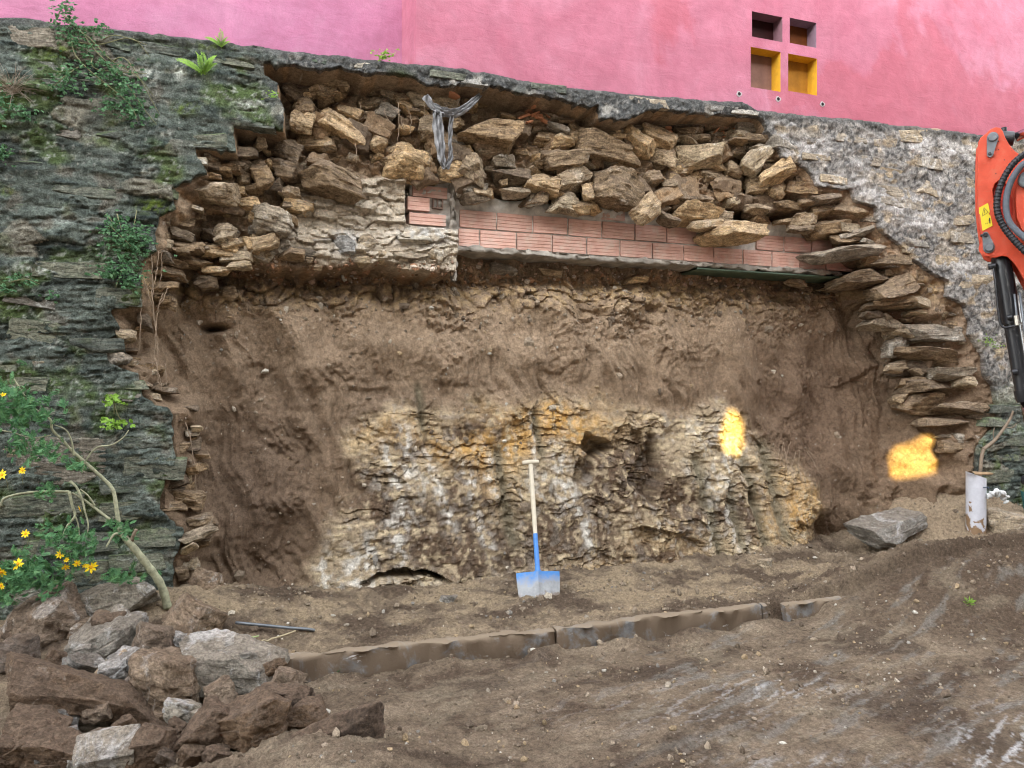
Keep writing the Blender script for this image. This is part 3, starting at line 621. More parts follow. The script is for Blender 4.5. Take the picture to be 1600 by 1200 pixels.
# stones of the exposed core and of the broken edges: px, py, w, h, tilt, front depth, tone
R, G_, H_ = 'r', 'g', 'w'
CORE = [(464,140,62,36,-15,.20,R),(507,150,34,32,0,.24,R),(477,165,32,30,20,.16,R),(535,190,92,44,-20,.10,R),(475,190,38,32,-10,.15,R),(548,173,44,20,-20,.2,R),
(590,157,44,18,0,.18,G_),(605,174,40,26,-20,.17,G_),(635,199,32,14,0,.2,R),(672,196,28,40,0,.16,R),(632,180,62,34,5,.30,R),(695,157,54,28,-5,.13,G_),(718,187,26,28,0,.2,R),
(447,232,52,34,-25,.14,R),(407,222,24,20,0,.14,R),(497,220,74,24,-3,.22,R),(547,220,64,20,-8,.2,R),(592,220,32,38,0,.2,R),(645,250,82,58,-8,.12,R),(606,240,60,46,0,.27,R),
(411,270,36,50,5,.12,R),(447,262,46,36,0,.16,R),(522,274,106,46,-14,.07,R),(535,238,74,42,-5,.26,R),(435,287,22,30,0,.2,R),(712,265,44,36,0,.2,R),(714,235,14,34,0,.2,R),
(732,232,20,22,10,.2,R),(747,262,54,42,-28,.13,R),(775,208,108,40,4,.08,R),(760,237,34,16,5,.2,R),(797,247,54,26,3,.18,G_),(423,342,78,50,-12,.09,G_),(352,362,44,36,0,.12,G_),
(289,342,30,26,0,.12,R),(305,328,36,30,0,.17,R),(382,268,28,42,0,.18,R),(278,364,52,18,-10,.10,R),(301,389,52,16,10,.14,R),(330,296,92,34,-4,.02,R),(372,300,30,26,0,.2,R),(390,318,44,24,0,.2,R),
(470,320,40,22,-10,.2,R),(455,300,36,22,0,.2,R),(450,116,84,16,-8,.26,R),(520,128,80,20,-6,.28,R),(590,138,70,20,4,.28,R),(640,148,60,22,-8,.26,R),(1060,192,90,14,4,.2,R),(1140,197,80,14,4,.2,R),(760,154,70,14,6,.24,R),(300,405,70,18,-6,.16,R),(370,400,60,20,6,.18,G_),(340,420,50,14,0,.2,R),(270,408,50,14,-12,.1,R),(400,380,46,20,0,.18,R),(500,372,38,16,-12,.27,H_),(541,381,46,32,0,.24,H_),(575,377,34,24,10,.26,G_),
(660,372,84,26,2,.26,H_),(640,402,62,16,2,.22,G_),(685,398,28,24,-30,.22,G_),(570,406,26,14,0,.26,G_),(470,392,70,16,-3,.27,G_),(605,400,30,22,0,.26,G_),
(855,212,40,26,5,.22,R),(886,215,42,26,8,.17,R),(906,202,38,26,-20,.2,R),(892,242,74,38,4,.12,R),(803,272,64,28,0,.16,R),(852,281,64,36,-3,.12,R),(809,297,54,14,3,.2,G_),(906,278,60,34,14,.15,R),
(925,297,24,32,0,.14,R),(978,287,82,60,-10,.05,R),(962,224,108,42,-3,.08,R),(961,205,38,18,0,.2,R),(1003,217,62,38,-30,.12,R),(1044,238,42,46,0,.17,R),(967,253,70,18,0,.22,G_),
(1110,241,92,38,6,.12,G_),(1093,212,64,24,10,.15,R),(1030,276,36,26,5,.14,R),(1052,286,28,13,0,.18,R),(1082,301,70,24,2,.15,R),(1116,272,54,34,-5,.24,R),(1019,324,46,40,36,.05,R),
(1105,330,90,26,3,.10,R),(1050,339,34,18,-10,.12,R),(1113,348,54,17,5,.12,R),(1168,356,94,42,8,.02,R),(1154,262,24,30,0,.16,R),(1151,313,20,16,0,.2,G_),(1188,284,28,24,0,.16,R),(1070,262,40,20,0,.22,R),
(1197,246,52,40,38,.02,G_),(1228,266,60,34,22,.0,R),(1189,290,28,24,0,.14,R),(1223,297,34,28,15,.12,R),(1301,308,60,22,10,.0,R),(1340,328,54,22,-5,.0,R),(1192,322,38,14,0,.12,R),(1235,320,46,16,0,.14,R),
(1264,342,38,26,0,.11,R),(1261,356,40,14,0,.08,R),(1312,353,62,28,0,.06,R),(1350,362,56,17,18,.02,G_),(1347,391,118,28,8,-.03,G_),(1396,408,64,20,5,.01,R),(1370,433,76,28,5,.10,R),(1418,443,74,38,14,-.02,R),
(1407,470,56,15,3,.07,R),(1370,343,36,18,0,.02,G_),(1404,475,60,18,4,.10,R),(1372,492,36,15,0,.22,R),(1391,503,50,34,-20,.2,G_),(1477,490,80,26,2,.02,G_),(1470,518,92,34,-3,.05,G_),(1478,552,104,34,-2,.02,R),
(1508,586,62,22,4,-.01,G_),(1523,597,34,22,0,.0,G_),(1480,604,76,32,0,.07,R),(1521,642,76,20,0,.0,R),(1462,630,72,42,0,.16,R),(1502,661,80,18,0,.02,R),(1505,683,64,12,0,.10,G_),(1413,542,34,40,10,.26,G_),(1422,570,36,24,0,.28,G_),
(1430,520,50,34,0,.2,G_),(1440,575,56,30,0,.22,R),(1445,495,48,22,0,.16,R),(1300,330,50,20,8,.09,R),(1330,372,50,16,6,.08,R),(1280,300,40,20,10,.1,R),(1440,600,44,20,0,.22,R),
(790,418,44,18,0,.52,G_),(866,424,40,16,0,.52,R),(1000,436,36,14,0,.52,R),(360,458,28,26,0,.38,R),(757,552,32,18,0,.46,R),(1310,448,40,14,0,.5,R),(1250,440,30,12,-15,.5,R),
(197,522,34,26,0,.0,G_),(184,558,40,32,-25,.0,G_),(216,598,56,16,-12,.03,R),(240,640,44,26,-20,.03,R),(262,660,34,20,-20,.05,G_),(285,700,26,24,0,.06,R),(272,752,44,28,15,.04,R),(292,782,60,32,-12,.04,R),
(318,815,52,24,5,.03,R),(312,838,66,22,18,-.02,G_),(290,862,44,16,28,-.02,G_),(282,898,26,30,0,.02,R),(225,500,24,30,0,.05,R),(240,450,40,18,0,.08,R),(265,425,60,18,-5,.12,R),(262,470,40,26,-15,.12,R),(320,440,46,22,10,.24,R)]
TONE = {R: M_RUB, G_: M_RUBG, H_: M_WHITEST}; DARKER = {R: M_RUBD, G_: M_RUBG, H_: M_WHITEST}
for i, (cx, cy, w, h, rt, yf, tn) in enumerate(CORE):
    sx = px_w(cx, w, yf) * .97; sz = px_h(cx, h, yf) * (.98 if cx < 1280 else .9); sy = min(.42, max(.14, .75 * sx)) if h > 17 else .16
    if cx > 1280 and cy > 285: h = h * .92; w = w * RNG.uniform(.8, 1.05); rt += RNG.normal(0, 3)
    elif cx > 1180: rt += RNG.normal(0, 5)
    p = W(float(cx), float(cy), yf); p[1] += sy / 2
    add_rock('core_stone', p, (sx, sy, sz), (DARKER if (cx > 1280 or cx < 330 or RNG.random() < .22) else TONE)[tn], wall, (radians(RNG.uniform(-14, 2)), -radians(rt), radians(RNG.uniform(-18, 12))), 1000 + i, n=18 if w > 50 else 12, cuts=8, noise=.075, strata=.07, jit=.22)
for k in range(64):
    if k < 34: cx = RNG.uniform(450, 1175); cy = float(np.interp(cx, [450, 600, 720, 880, 940, 1020, 1180], [112, 124, 142, 164, 188, 184, 192])) + RNG.uniform(10, 40); yf = RNG.uniform(.14, .24)
    elif k < 50: cx = RNG.uniform(720, 1250); cy = 296 + (cx - 720) * .085 + RNG.uniform(-10, 10); yf = RNG.uniform(.20, .30)
    else: cx = RNG.uniform(300, 480); cy = RNG.uniform(290, 420); yf = RNG.uniform(.14, .26)
    w = RNG.uniform(24, 62); h = w * RNG.uniform(.32, .6); p = W(cx, cy, yf); p[1] += .08
    add_rock('core_stone', p, (px_w(cx, w, yf), .18, px_h(cx, h, yf)), (M_RUB, M_RUB, M_RUBD, M_RUBG)[k % 4], wall, (RNG.uniform(-.25, .05), RNG.normal(0, .16), RNG.uniform(-.3, .3)), 2000 + k, n=12, cuts=7, noise=.07, strata=.06, jit=.2)
# small chips wedged between them
k = 0
while k < 170:
    cx = RNG.uniform(270, 1480); cy = RNG.uniform(130, 430) if RNG.random() < .8 else RNG.uniform(430, 660)
    wp = W(cx, cy, .25); f_ = bank_fields(np.array([wp[0]]), np.array([wp[2]]))
    ok = inpoly(np.array([wp[0]]), np.array([wp[2]]), HOLE)[0] and (f_['rub'][0] > .9 or cx > 1370) and f_['pla'][0] < .2
    if not ok: continue
    if 640 < cx < 1300 and cy > 292 + (cx - 700) * .07: continue
    s = RNG.uniform(10, 24); yf = RNG.uniform(.22, .36) if cx < 1300 else RNG.uniform(.08, .3)
    p = W(cx, cy, yf); sx = px_w(cx, s * RNG.uniform(1, 1.7), yf); sz = px_h(cx, s * .75, yf)
    p[1] += .05
    add_rock('core_chip', p, (sx, .14, sz), M_RUB if RNG.random() < .75 else M_RUBG, wall, tuple(RNG.uniform(-.4, .4, 3)), 3000 + k, n=6, cuts=4); k += 1

for k in range(45):                     # soil clumps clinging between the stones
    for _ in range(50):
        cx, cy = RNG.uniform(270, 1250), RNG.uniform(130, 330); wp = W(cx, cy, .25); q = (np.array([wp[0]]), np.array([wp[2]]))
        if inpoly(*q, HOLE)[0] and polydist(*q, HOLE)[0] > .12 and bank_fields(*q)['pla'][0] < .1 and not (640 < cx and cy > 282 + (cx - 700) * .07): break
    s = RNG.uniform(18, 44); yf = RNG.uniform(.17, .27); p = W(cx, cy, yf); p[1] += .07
    add_rock('soil_clump', p, (px_w(cx, s * 1.3, yf), .16, px_h(cx, s, yf)), M_CLUMP, wall, tuple(RNG.uniform(-.5, .5, 3)), 4000 + k, n=9, cuts=4, noise=.12, strata=.0)
k = 0
while k < 150:                           # broken slates and chips along the lip
    i = RNG.integers(len(HOLE_PX)); a = np.array(HOLE_PX[i], float); b = np.array(HOLE_PX[(i + 1) % len(HOLE_PX)], float); c_ = a + (b - a) * RNG.random()
    if c_[1] > 890 or (c_[1] < 200 and c_[0] < 1190): continue
    left = c_[0] < 600; c_[0] += RNG.uniform(6, 60 if c_[1] < 480 else 38) * (1 if left else -1); yf = RNG.uniform(.05, .14)
    w_ = RNG.uniform(18, 46); p = W(c_[0], c_[1], yf); p[1] += .09
    add_rock('lip_slate', p, (px_w(c_[0], w_, yf), .2, px_h(c_[0], w_ * RNG.uniform(.28, .6), yf)), M_RUBD if RNG.random() < .65 else M_RUBG, wall, (RNG.uniform(-.15, .1), RNG.normal(0, .08), RNG.uniform(-.2, .2)), 4500 + k, n=8, cuts=4, noise=.07); k += 1
# facing stones set in the wall face
TRACED = [(45,58,90,34,3,'p'),(100,200,66,30,0,'p'),(48,468,92,26,-8,'p'),(100,722,150,78,0,'p'),(236,728,108,40,-8,'d'),(185,465,74,30,-4,'d'),(190,620,64,16,0,'p'),(66,575,36,26,0,'p'),(10,572,36,24,0,'d'),
(180,208,64,18,0,'d'),(340,170,100,40,0,'d'),(400,192,86,18,0,'d'),(330,218,66,30,0,'d'),(60,130,60,24,0,'d'),(250,300,60,20,0,'d'),(130,300,110,20,0,'d'),(60,370,70,26,0,'p'),(40,260,80,18,0,'d'),(190,600,90,18,0,'d'),
(230,690,80,20,0,'d'),(150,540,90,24,0,'d'),(60,520,110,40,-3,'d'),(90,640,70,18,0,'d'),(200,760,90,22,0,'d'),(60,790,150,40,0,'d'),(200,800,110,34,0,'d'),(120,850,130,34,0,'d'),(240,840,80,30,0,'d'),(30,860,80,30,0,'d'),
(215,880,90,30,0,'d'),(130,900,90,50,0,'d'),(95,420,150,28,0,'d'),(300,250,50,14,0,'p'),
(1400,300,56,22,2,'g'),(1410,318,76,22,3,'g'),(1385,222,40,14,3,'g'),(1330,216,52,16,0,'g'),(1440,212,70,24,6,'g'),(1365,250,36,18,0,'g'),(1450,255,44,18,0,'g'),(1225,222,36,20,0,'g'),(1275,246,44,12,0,'g'),(1305,280,44,14,0,'g'),
(1455,290,40,36,0,'g'),(1500,345,50,18,4,'g'),(1508,372,46,18,0,'g'),(1515,300,14,44,0,'g'),(1522,232,16,20,0,'g'),(1430,376,52,20,0,'g'),(1490,410,54,20,0,'g'),(1530,440,60,24,0,'g'),(1560,480,44,20,0,'g'),
(1565,660,60,18,0,'d'),(1580,690,50,14,0,'d'),(1570,715,60,18,0,'d'),(1560,745,50,22,0,'d'),(1575,640,50,16,0,'d'),(1550,780,50,20,0,'d'),
(1130,170,46,9,3,'w'),(1164,175,44,9,3,'w'),(1015,160,60,16,0,'g'),(860,138,60,14,0,'d'),(740,128,50,9,0,'w'),(575,104,44,10,0,'w'),(700,118,60,12,0,'d'),(480,92,60,12,0,'d')]
TM = {'p': M_SLATEP, 'd': M_SLATE, 'g': M_GREYST, 'w': M_WHITEST}
placed = []
for i, (cx, cy, w, h, rt, tn) in enumerate(TRACED):
    sx = px_w(cx, w, 0); sz = px_h(cx, h, 0); p = W(float(cx), float(cy), 0.); d_ = .2
    p[1] += d_ / 2 - .020 + .012 * RNG.random(); placed.append((p[0], p[2], sx, sz))
    add_rock('facing_stone', p, (sx, d_, sz), TM[tn], wall, (0, -radians(rt), radians(RNG.uniform(-3, 3))), 5000 + i, n=12, cuts=3, noise=.035, strata=.03, jit=.07)
z = .05; k = 0
while z < 4.0:
    hh = RNG.uniform(.07, .17); x = -2.2 + RNG.uniform(0, .2)
    while x < 8.2:
        ww = RNG.uniform(.18, .48) * (.7 + hh * 3); cxw, czw = x + ww / 2, z + hh / 2; x += ww + RNG.uniform(.015, .05)
        if czw + hh / 2 > float(ztop(np.array([cxw]))[0]) - .05: continue
        cor = np.array([(cxw + a * ww * .52, czw + b * hh * .5) for a in (-1, 0, 1) for b in (-1, 0, 1)])
        if inpoly(cor[:, 0], cor[:, 1], HOLE).any(): continue
        if polydist(np.array([cxw]), np.array([czw]), HOLE)[0] < .06: continue
        if any(abs(cxw - a) < (ww + c_) * .46 and abs(czw - b) < (hh + d_) * .46 for a, b, c_, d_ in placed): continue
        ppx, ppy = proj(cxw, 0., czw)
        if ppx < -40 or ppx > 1640 or ppy > 1000 or RNG.random() < (.18 if ppx < 450 or ppy > 560 else .62): continue
        tn = ('d' if RNG.random() < .93 else 'p') if (ppx < 450 or ppy > 560) else 'g'
        dd = .16; p = (cxw, dd / 2 - RNG.uniform(-.008, .010 if tn == 'd' else .006), czw)
        add_rock('facing_stone', p, (ww, dd, hh), TM[tn], wall, (0, RNG.normal(0, .03), RNG.normal(0, .02)), 7000 + k, n=9, cuts=3, noise=.04, strata=.04, jit=.09); k += 1
    z += hh + RNG.uniform(.008, .03)

# ------------------------------------------------------------------ hollow brick infill
M_BRICK = None
def brick_mat():
    m = Mat('terracotta_brick', .9, .1); v = m.coord(rand=True); a = m.noise(9, 6, .7, v); b = m.noise(45, 4, .7, v)
    c = m.ramp(a, [(.3, (.54, .31, .24)), (.5, (.64, .40, .32)), (.7, (.68, .49, .41))])
    c = m.mix(1.0, c, m.ramp(m.rand(), [(0, (.82, .8, .8)), (1, (1.12, 1.12, 1.15))]), 'MULTIPLY')
    d = m.ramp(m.noise(6, 6, .75, v, .5), [(.52, 0.0), (.68, 1.0)])
    c = m.mix(m.math('MULTIPLY', d, .6), c, (.52, .45, .38))
    return m.out(c, m.bump(b, .3, .004))
M_BRICK = brick_mat()
M_MORT = mat_flat('cement_mortar', (.56, .53, .48), .95, .1, 0, .4, 14, .6)
M_CONC = mat_flat('concrete', (.30, .27, .23), .95, .1, 0, .5, 9, .5)
M_GREENB = mat_flat('green_painted_board', (.07, .105, .07), .6, .3, 0, .35, 9, .2)
BY = .385
infill = tag(empty('brick_infill', (3.5, BY, 2.8)), 'band of pink hollow bricks on a concrete ledge under the loose core stones', 'brickwork')
IO = Vector(infill.location)
zb = W(800., 390., BY)[2]; bh = .150; bl = .30; jt = .014
Xa = W(717., 380., BY)[0]; Xb = W(1296., 400., BY)[0]
def brick_mesh(L, H, D=.12, g=4):
    zs = []; 
    n = g + 1
    for i in range(n):
        a = i * H / n; b = (i + 1) * H / n
        zs += [(a, 0), (b - .007, 0)] + ([(b - .0055, .004), (b - .0015, .004)] if i < n - 1 else [])
    zs[-1] = (H, 0); m = len(zs)
    V = [(x, y, z_) for x in (0, L) for z_, y in zs] + [(0, D, 0), (0, D, H), (L, D, 0), (L, D, H)]
    F = [(i, i + m, i + m + 1, i + 1) for i in range(m - 1)]
    b = 2 * m; F += [(m - 1, 2 * m - 1, b + 3, b + 1), (0, b, b + 2, m), tuple(range(m)) + (b + 1, b), (b + 2, b + 3) + tuple(range(2 * m - 1, m - 1, -1))]
    return mk_mesh('brick', np.array(V, float), F)
BM = brick_mesh(bl, bh - jt)
mb = MB()
def mortar_slab(x0, x1, z0, z1, name):
    nx_ = max(2, int((x1 - x0) / .02)); nz_ = max(2, int((z1 - z0) / .02))
    A, B = np.meshgrid(np.linspace(x0, x1, nx_), np.linspace(z0, z1, nz_)); A, B = A.ravel(), B.ravel()
    Yy = BY + .018 + .010 * fbm2(A * 14, B * 14, 3, 401) + .05 * fbm2(A * 9, B * 12, 4, 403) * sst(zb + 2 * bh, zb + 2 * bh + .06, B) - .022 * sst(zb + 2 * bh - .01, zb + 2 * bh + .03, B)
    return link(name, mk_mesh(name, np.stack((A, Yy, B), 1) - np.array(IO), gridfaces(nx_, nz_), True), M_MORT, infill)
mortar_slab(Xa - .02, Xb + .05, zb - .01, zb + 2 * bh + .10, 'mortar')
mortar_slab(W(640., 300., BY)[0], Xa + .01, zb - .02, zb + 4 * bh - .08, 'mortar')
def put_brick(x, z_, me=BM, dy=0.0):
    o = link('brick', me, M_BRICK, infill); o.location = Vector((x, BY + dy + RNG.uniform(-.003, .004), z_)) - IO; o.rotation_euler = (0, RNG.normal(0, .006), RNG.normal(0, .006)); return o
for rw in range(2):
    x = Xa + (.0 if rw == 0 else .008)
    first = True
    while x < Xb:
        L = bl
        if first and rw == 0: L = bl * .55
        first = False
        ppx, _ = proj(x + L / 2, BY, zb)
        me = BM if L == bl else brick_mesh(L, bh - jt)
        if not (rw == 1 and 1085 < ppx < 1180): put_brick(x, zb + rw * bh + .004, me)
        x += L + jt
xb = W(932., 320., BY)[0]; put_brick(xb, zb + 2 * bh + .006, brick_mesh(.27, .13))
for (a, b, yt, hh) in ((645,699,306,.085),(637,671,327,.10),(640,697,349,.085)):
    xa = W(float(a), 330., BY - .03)[0]; x2 = W(float(b), 330., BY - .03)[0]; put_brick(xa, W(float(a), float(yt), BY - .03)[2], brick_mesh(x2 - xa, hh, .12, 2), -.03)
hb_ = empty('hollow_brick_end'); hb_.parent = infill
o_w = W(676., 325., BY - .02); s_ = .085
m_ = MB(); m_.box((0, 0, 0), (s_, .1, .012)); m_.box((0, 0, .073), (s_, .1, .085)); m_.box((0, 0, .0122), (.012, .1, .0728)); m_.box((.073, 0, .0122), (s_, .1, .0728)); m_.box((.037, .001, .0122), (.047, .1, .0728)); m_.box((.0122, .07, .0122), (.0728, .1, .0728))
m_.build('shell', mat_flat('sooty_brick', (.19, .13, .1), .9), hb_)
hb_.location = Vector(o_w) - IO
ledge = MB()
def rough_bar(x0, x1, y0, y1, z0, z1, seed, st=.02, amp=.008):
    nx_ = int((x1 - x0) / st) + 2; t = np.linspace(x0, x1, nx_)
    prof = [(y1, z0), (y0 + .3 * (y1 - y0), z0), (y0, z0 + .004), (y0, z0 + .4 * (z1 - z0)), (y0 + .003, z0 + .75 * (z1 - z0)), (y0 + .01, z1), (y0 + .4 * (y1 - y0), z1 + .004), (y1, z1)]
    V = []; 
    for j, (yy, zz) in enumerate(prof):
        V.append(np.stack((t, yy + amp * fbm2(t * 9, t * 0 + j * 2.1, 3, seed), zz + amp * fbm2(t * 9, t * 0 + j * 2.7, 3, seed + 5)), 1))
    return np.concatenate(V), gridfaces(nx_, len(prof))[:, ::-1]
V, F = rough_bar(Xa - .03, Xb + .12, BY - .035, .75, zb - .05, zb - .004, 410, .012, .022)
link('concrete_ledge', mk_mesh('concrete_ledge', V - np.array(IO), F, True), M_CONC, infill)
V, F = rough_bar(W(1085., 412., BY)[0], Xb + .15, BY - .045, .7, zb - .075, zb - .058, 415, .05, .003)
link('green_board', mk_mesh('green_board', V - np.array(IO), F, True), M_GREENB, infill)
xs_ = W(709., 300., BY - .05)[0]
V, F = rough_bar(0, W(709., 290., BY)[2] - W(709., 440., BY)[2], -.03, .03, -.014, .014, 420, .012, .03)
o = link('mortar_seam', mk_mesh('mortar_seam', V, F, True), M_CONC, infill); o.rotation_euler = (0, -pi / 2, 0); o.location = Vector((xs_, BY - .02, W(709., 440., BY)[2])) - IO

# ------------------------------------------------------------------ pink house
def pink_mat(name, c1, c2, c3, red, amt):
    m = Mat(name, .85, .2); v = m.coord()
    a = m.noise(1.1, 8, .7, v, .6); b = m.noise(5, 8, .72, v, .3); s_ = m.noise(2.2, 6, .65, m.coord((4.5, 1, .45)), .4); d = m.noise(120, 4, .65, v)
    c = m.ramp(a, [(.36, c1), (.52, c2), (.66, c3)])
    c = m.mix(m.ramp(s_, [(.50, 0.0), (.75, .4)]), c, tuple(q * .82 for q in c2))
    pat = m.ramp(m.noise(.55, 9, .58, v, .3), [(.53, 0.0), (.56, amt)]); c = m.mix(pat, c, red)
    c = m.mix(1.0, c, var(m, b, .90, 1.08), 'MULTIPLY'); c = m.mix(1.0, c, var(m, d, .95, 1.05), 'MULTIPLY')
    dirt = m.ramp(m.noise(26, 3, .6, v), [(.70, 0.0), (.73, .35)]); c = m.mix(dirt, c, (.16, .08, .1))
    tr = m.noise(6, 5, .6, m.coord((1, 1, 3)), .8)
    return m.out(c, m.bump(d, .3, .005, m.bump(tr, .25, .02, m.bump(b, .25, .03))))
M_PINK = pink_mat('pink_render', (.37, .115, .165), (.415, .148, .205), (.455, .19, .255), (.37, .092, .12), .6)
M_PINKL = pink_mat('mauve_pink_render', (.37, .132, .22), (.415, .165, .265), (.46, .21, .31), (.37, .12, .195), .25)
PY = .055
house = tag(empty('pink_house', (3.0, PY, 3.6)), 'pink rendered house wall standing on top of the stone wall', 'house')
HO = Vector(house.location)
def rect(px0, pyt, px1, pyb): 
    a = W(px0, pyt, PY); b = W(px0, pyb, PY); return (a[0], W(px1, pyt, PY)[0], b[2], a[2])
WIN = [rect(1175., 17.5, 1222.5, 57.), rect(1234., 27.5, 1275.5, 67.), rect(1173., 73., 1219.5, 136.), rect(1231.5, 83.5, 1276.5, 142.)]
XC = W(650., 90., PY)[0]
gx_ = sorted(set([XC, 13.0] + [v for r in WIN for v in r[:2]])); gz_ = sorted(set([3.7, 7.6] + [v for r in WIN for v in r[2:]]))
gx_ = sorted(set(gx_) | set(np.arange(XC, 13.0, .12))); gz_[0] = -1.0
def pz(x, z_): return float(ztop(np.array([x]))[0]) - .035 if z_ < 0 else z_
V = [(x - HO.x, PY - HO.y, pz(x, z_) - HO.z) for z_ in gz_ for x in gx_]; F = []
for j in range(len(gz_) - 1):
    for i in range(len(gx_) - 1):
        cxm, czm = (gx_[i] + gx_[i+1]) / 2, (max(gz_[j], 3.7) + gz_[j+1]) / 2
        if any(r[0] < cxm < r[1] and r[2] < czm < r[3] for r in WIN): continue
        a = j * len(gx_) + i; F.append((a, a + 1, a + 1 + len(gx_), a + len(gx_)))
V0 = len(V)
zc_ = pz(XC, -1.0); ex = [(XC, PY, zc_), (XC, PY, 7.6), (XC, .56, 7.6), (XC, .56, zc_)]
V += [tuple(Vector(p) - HO) for p in ex]; F.append((V0, V0 + 1, V0 + 2, V0 + 3))
link('front_wall', mk_mesh('front_wall', np.array(V), F), M_PINK, house)
m_ = MB(); m_.box((-7 - HO.x, .553 - HO.y, 3.9 - HO.z), (XC + .06 - HO.x, .8 - HO.y, 7.6 - HO.z)); m_.build('recessed_wall', M_PINKL, house)
revc = [(.22, .12, .14), (.24, .16, .20), (.62, .34, .03), (.62, .34, .03)]; bakc = [(.025, .004, .004), (.12, .033, .005), (.19, .105, .085), (.33, .15, .018)]
for i, r in enumerate(WIN):
    dp = .12; x0, x1, z0, z1 = r; y0, y1 = PY + .0, PY + dp
    wv = empty('vent_opening'); wv.parent = house; wv.location = Vector((x0, PY, z0)) - HO; w_, h_ = x1 - x0, z1 - z0
    m_ = MB()
    for q in (((0,0,0),(w_,0,0),(w_,dp,0),(0,dp,0)), ((0,0,h_),(0,dp,h_),(w_,dp,h_),(w_,0,h_)), ((0,0,0),(0,dp,0),(0,dp,h_),(0,0,h_)), ((w_,0,0),(w_,0,h_),(w_,dp,h_),(w_,dp,0))):
        m_.add(q, [(0, 1, 2, 3)])
    m_.build('reveal', mat_flat('vent_reveal', revc[i], .7, .2, 0, .15, 20), wv)
    m_ = MB(); m_.box((-.02, dp, -.02), (w_ + .02, dp + .03, h_ + .02)); m_.build('back_panel', mat_flat('vent_back', bakc[i], .7, .2, 0, .35, 7), wv)
M_DARK = mat_flat('painted_hole_shade', (.012, .01, .01), .9); M_GREY = mat_flat('chipped_plaster', (.42, .38, .38), .9)
for (cx, cy, rr) in ((1155, 147, 3.4), (1216, 155, 3.4), (1285, 163, 3.2)):
    p = W(float(cx), float(cy), PY); r_ = px_h(cx, rr, PY)
    m_ = MB(); n = 11
    ring = [(p[0] + cos(2*pi*k/n) * r_ * (1.5 + .35 * sin(k * 2.4)), PY - .004, p[2] + sin(2*pi*k/n) * r_ * (1.3 + .3 * cos(k * 1.7))) for k in range(n)]
    m_.add([Vector(q) - HO for q in ring] + [Vector((q[0], PY + .002, q[2])) - HO for q in ring], [tuple(range(n))] + [(i, (i+1) % n, (i+1) % n + n, i + n) for i in range(n)])
    h = m_.build('drilled_hole', M_GREY, house)
    m_ = MB(); m_.add([Vector((p[0] - .15*r_ + cos(2*pi*k/10) * r_ * .8, PY - .0065, p[2] + sin(2*pi*k/10) * r_ * .8)) - HO for k in range(10)], [tuple(range(10))]); m_.build('bore_shade', M_DARK, h)  # flat disc, the shade inside the hole is put into its colour

# ------------------------------------------------------------------ added unseen facade: blocks the low sun except through gaps shaped for two patches
def sun_project(p, yplane):
    t = (yplane - p[1]) / SUN_V.y; return (p[0] + SUN_V.x * t, p[2] + SUN_V.z * t)
FY = -10.0
PATCH = [[(1390,746),(1388,707),(1398,697),(1418,692),(1440,679),(1455,680),(1458,692),(1451,700),(1465,722),(1461,738),(1425,746)],
         [(1138,636),(1149,642),(1158,662),(1160,692),(1152,712),(1130,704),(1124,682),(1131,655)]]
FH = []
for P in PATCH:
    FH.append([sun_project(bank_at(a, b), FY + .2) for a, b in P])
from mathutils.geometry import delaunay_2d_cdt
outer = [(-40, -.2), (40, -.2), (40, 10.5), (-40, 10.5)]
pts = [Vector(p) for p in outer]; edges = [(i, (i + 1) % 4) for i in range(4)]
for P in FH:
    # outline convex-ish order kept
    b = len(pts); pts += [Vector(p) for p in P]; edges += [(b + i, b + (i + 1) % len(P)) for i in range(len(P))]
vo, eo, fo, *_ = delaunay_2d_cdt(pts, edges, [], 1, 1e-5)
vx = np.array([(v.x, v.y) for v in vo]); Fq = []
for f in fo:
    cc = vx[list(f)].mean(0)
    if any(inpoly(np.array([cc[0]]), np.array([cc[1]]), P)[0] for P in FH): continue
    Fq.append(tuple(f))
n = len(vx); TH = .05
V = np.concatenate((np.stack((vx[:, 0], np.full(n, FY + .2), vx[:, 1]), 1), np.stack((vx[:, 0], np.full(n, FY + .2 - TH), vx[:, 1]), 1)))
FF = [f for f in Fq] + [tuple(i + n for i in reversed(f)) for f in Fq]
cn = {}
for f in Fq:
    for i in range(len(f)):
        a, b = f[i], f[(i + 1) % len(f)]; cn[(a, b)] = 1
FF += [(b, a, a + n, b + n) for (a, b) in cn if (b, a) not in cn]
facade = tag(empty('sun_blocker', (0, FY, 0)), 'added unseen facade behind the camera with two gaps shaped for the sun patches', 'light blocker')
link('sun_blocker_wall', mk_mesh('sun_blocker_wall', V - np.array((0, FY, 0)), FF), mat_flat('sun_blocker_render', (.16, .145, .125), .9, .1, 0, .2, 3), facade)

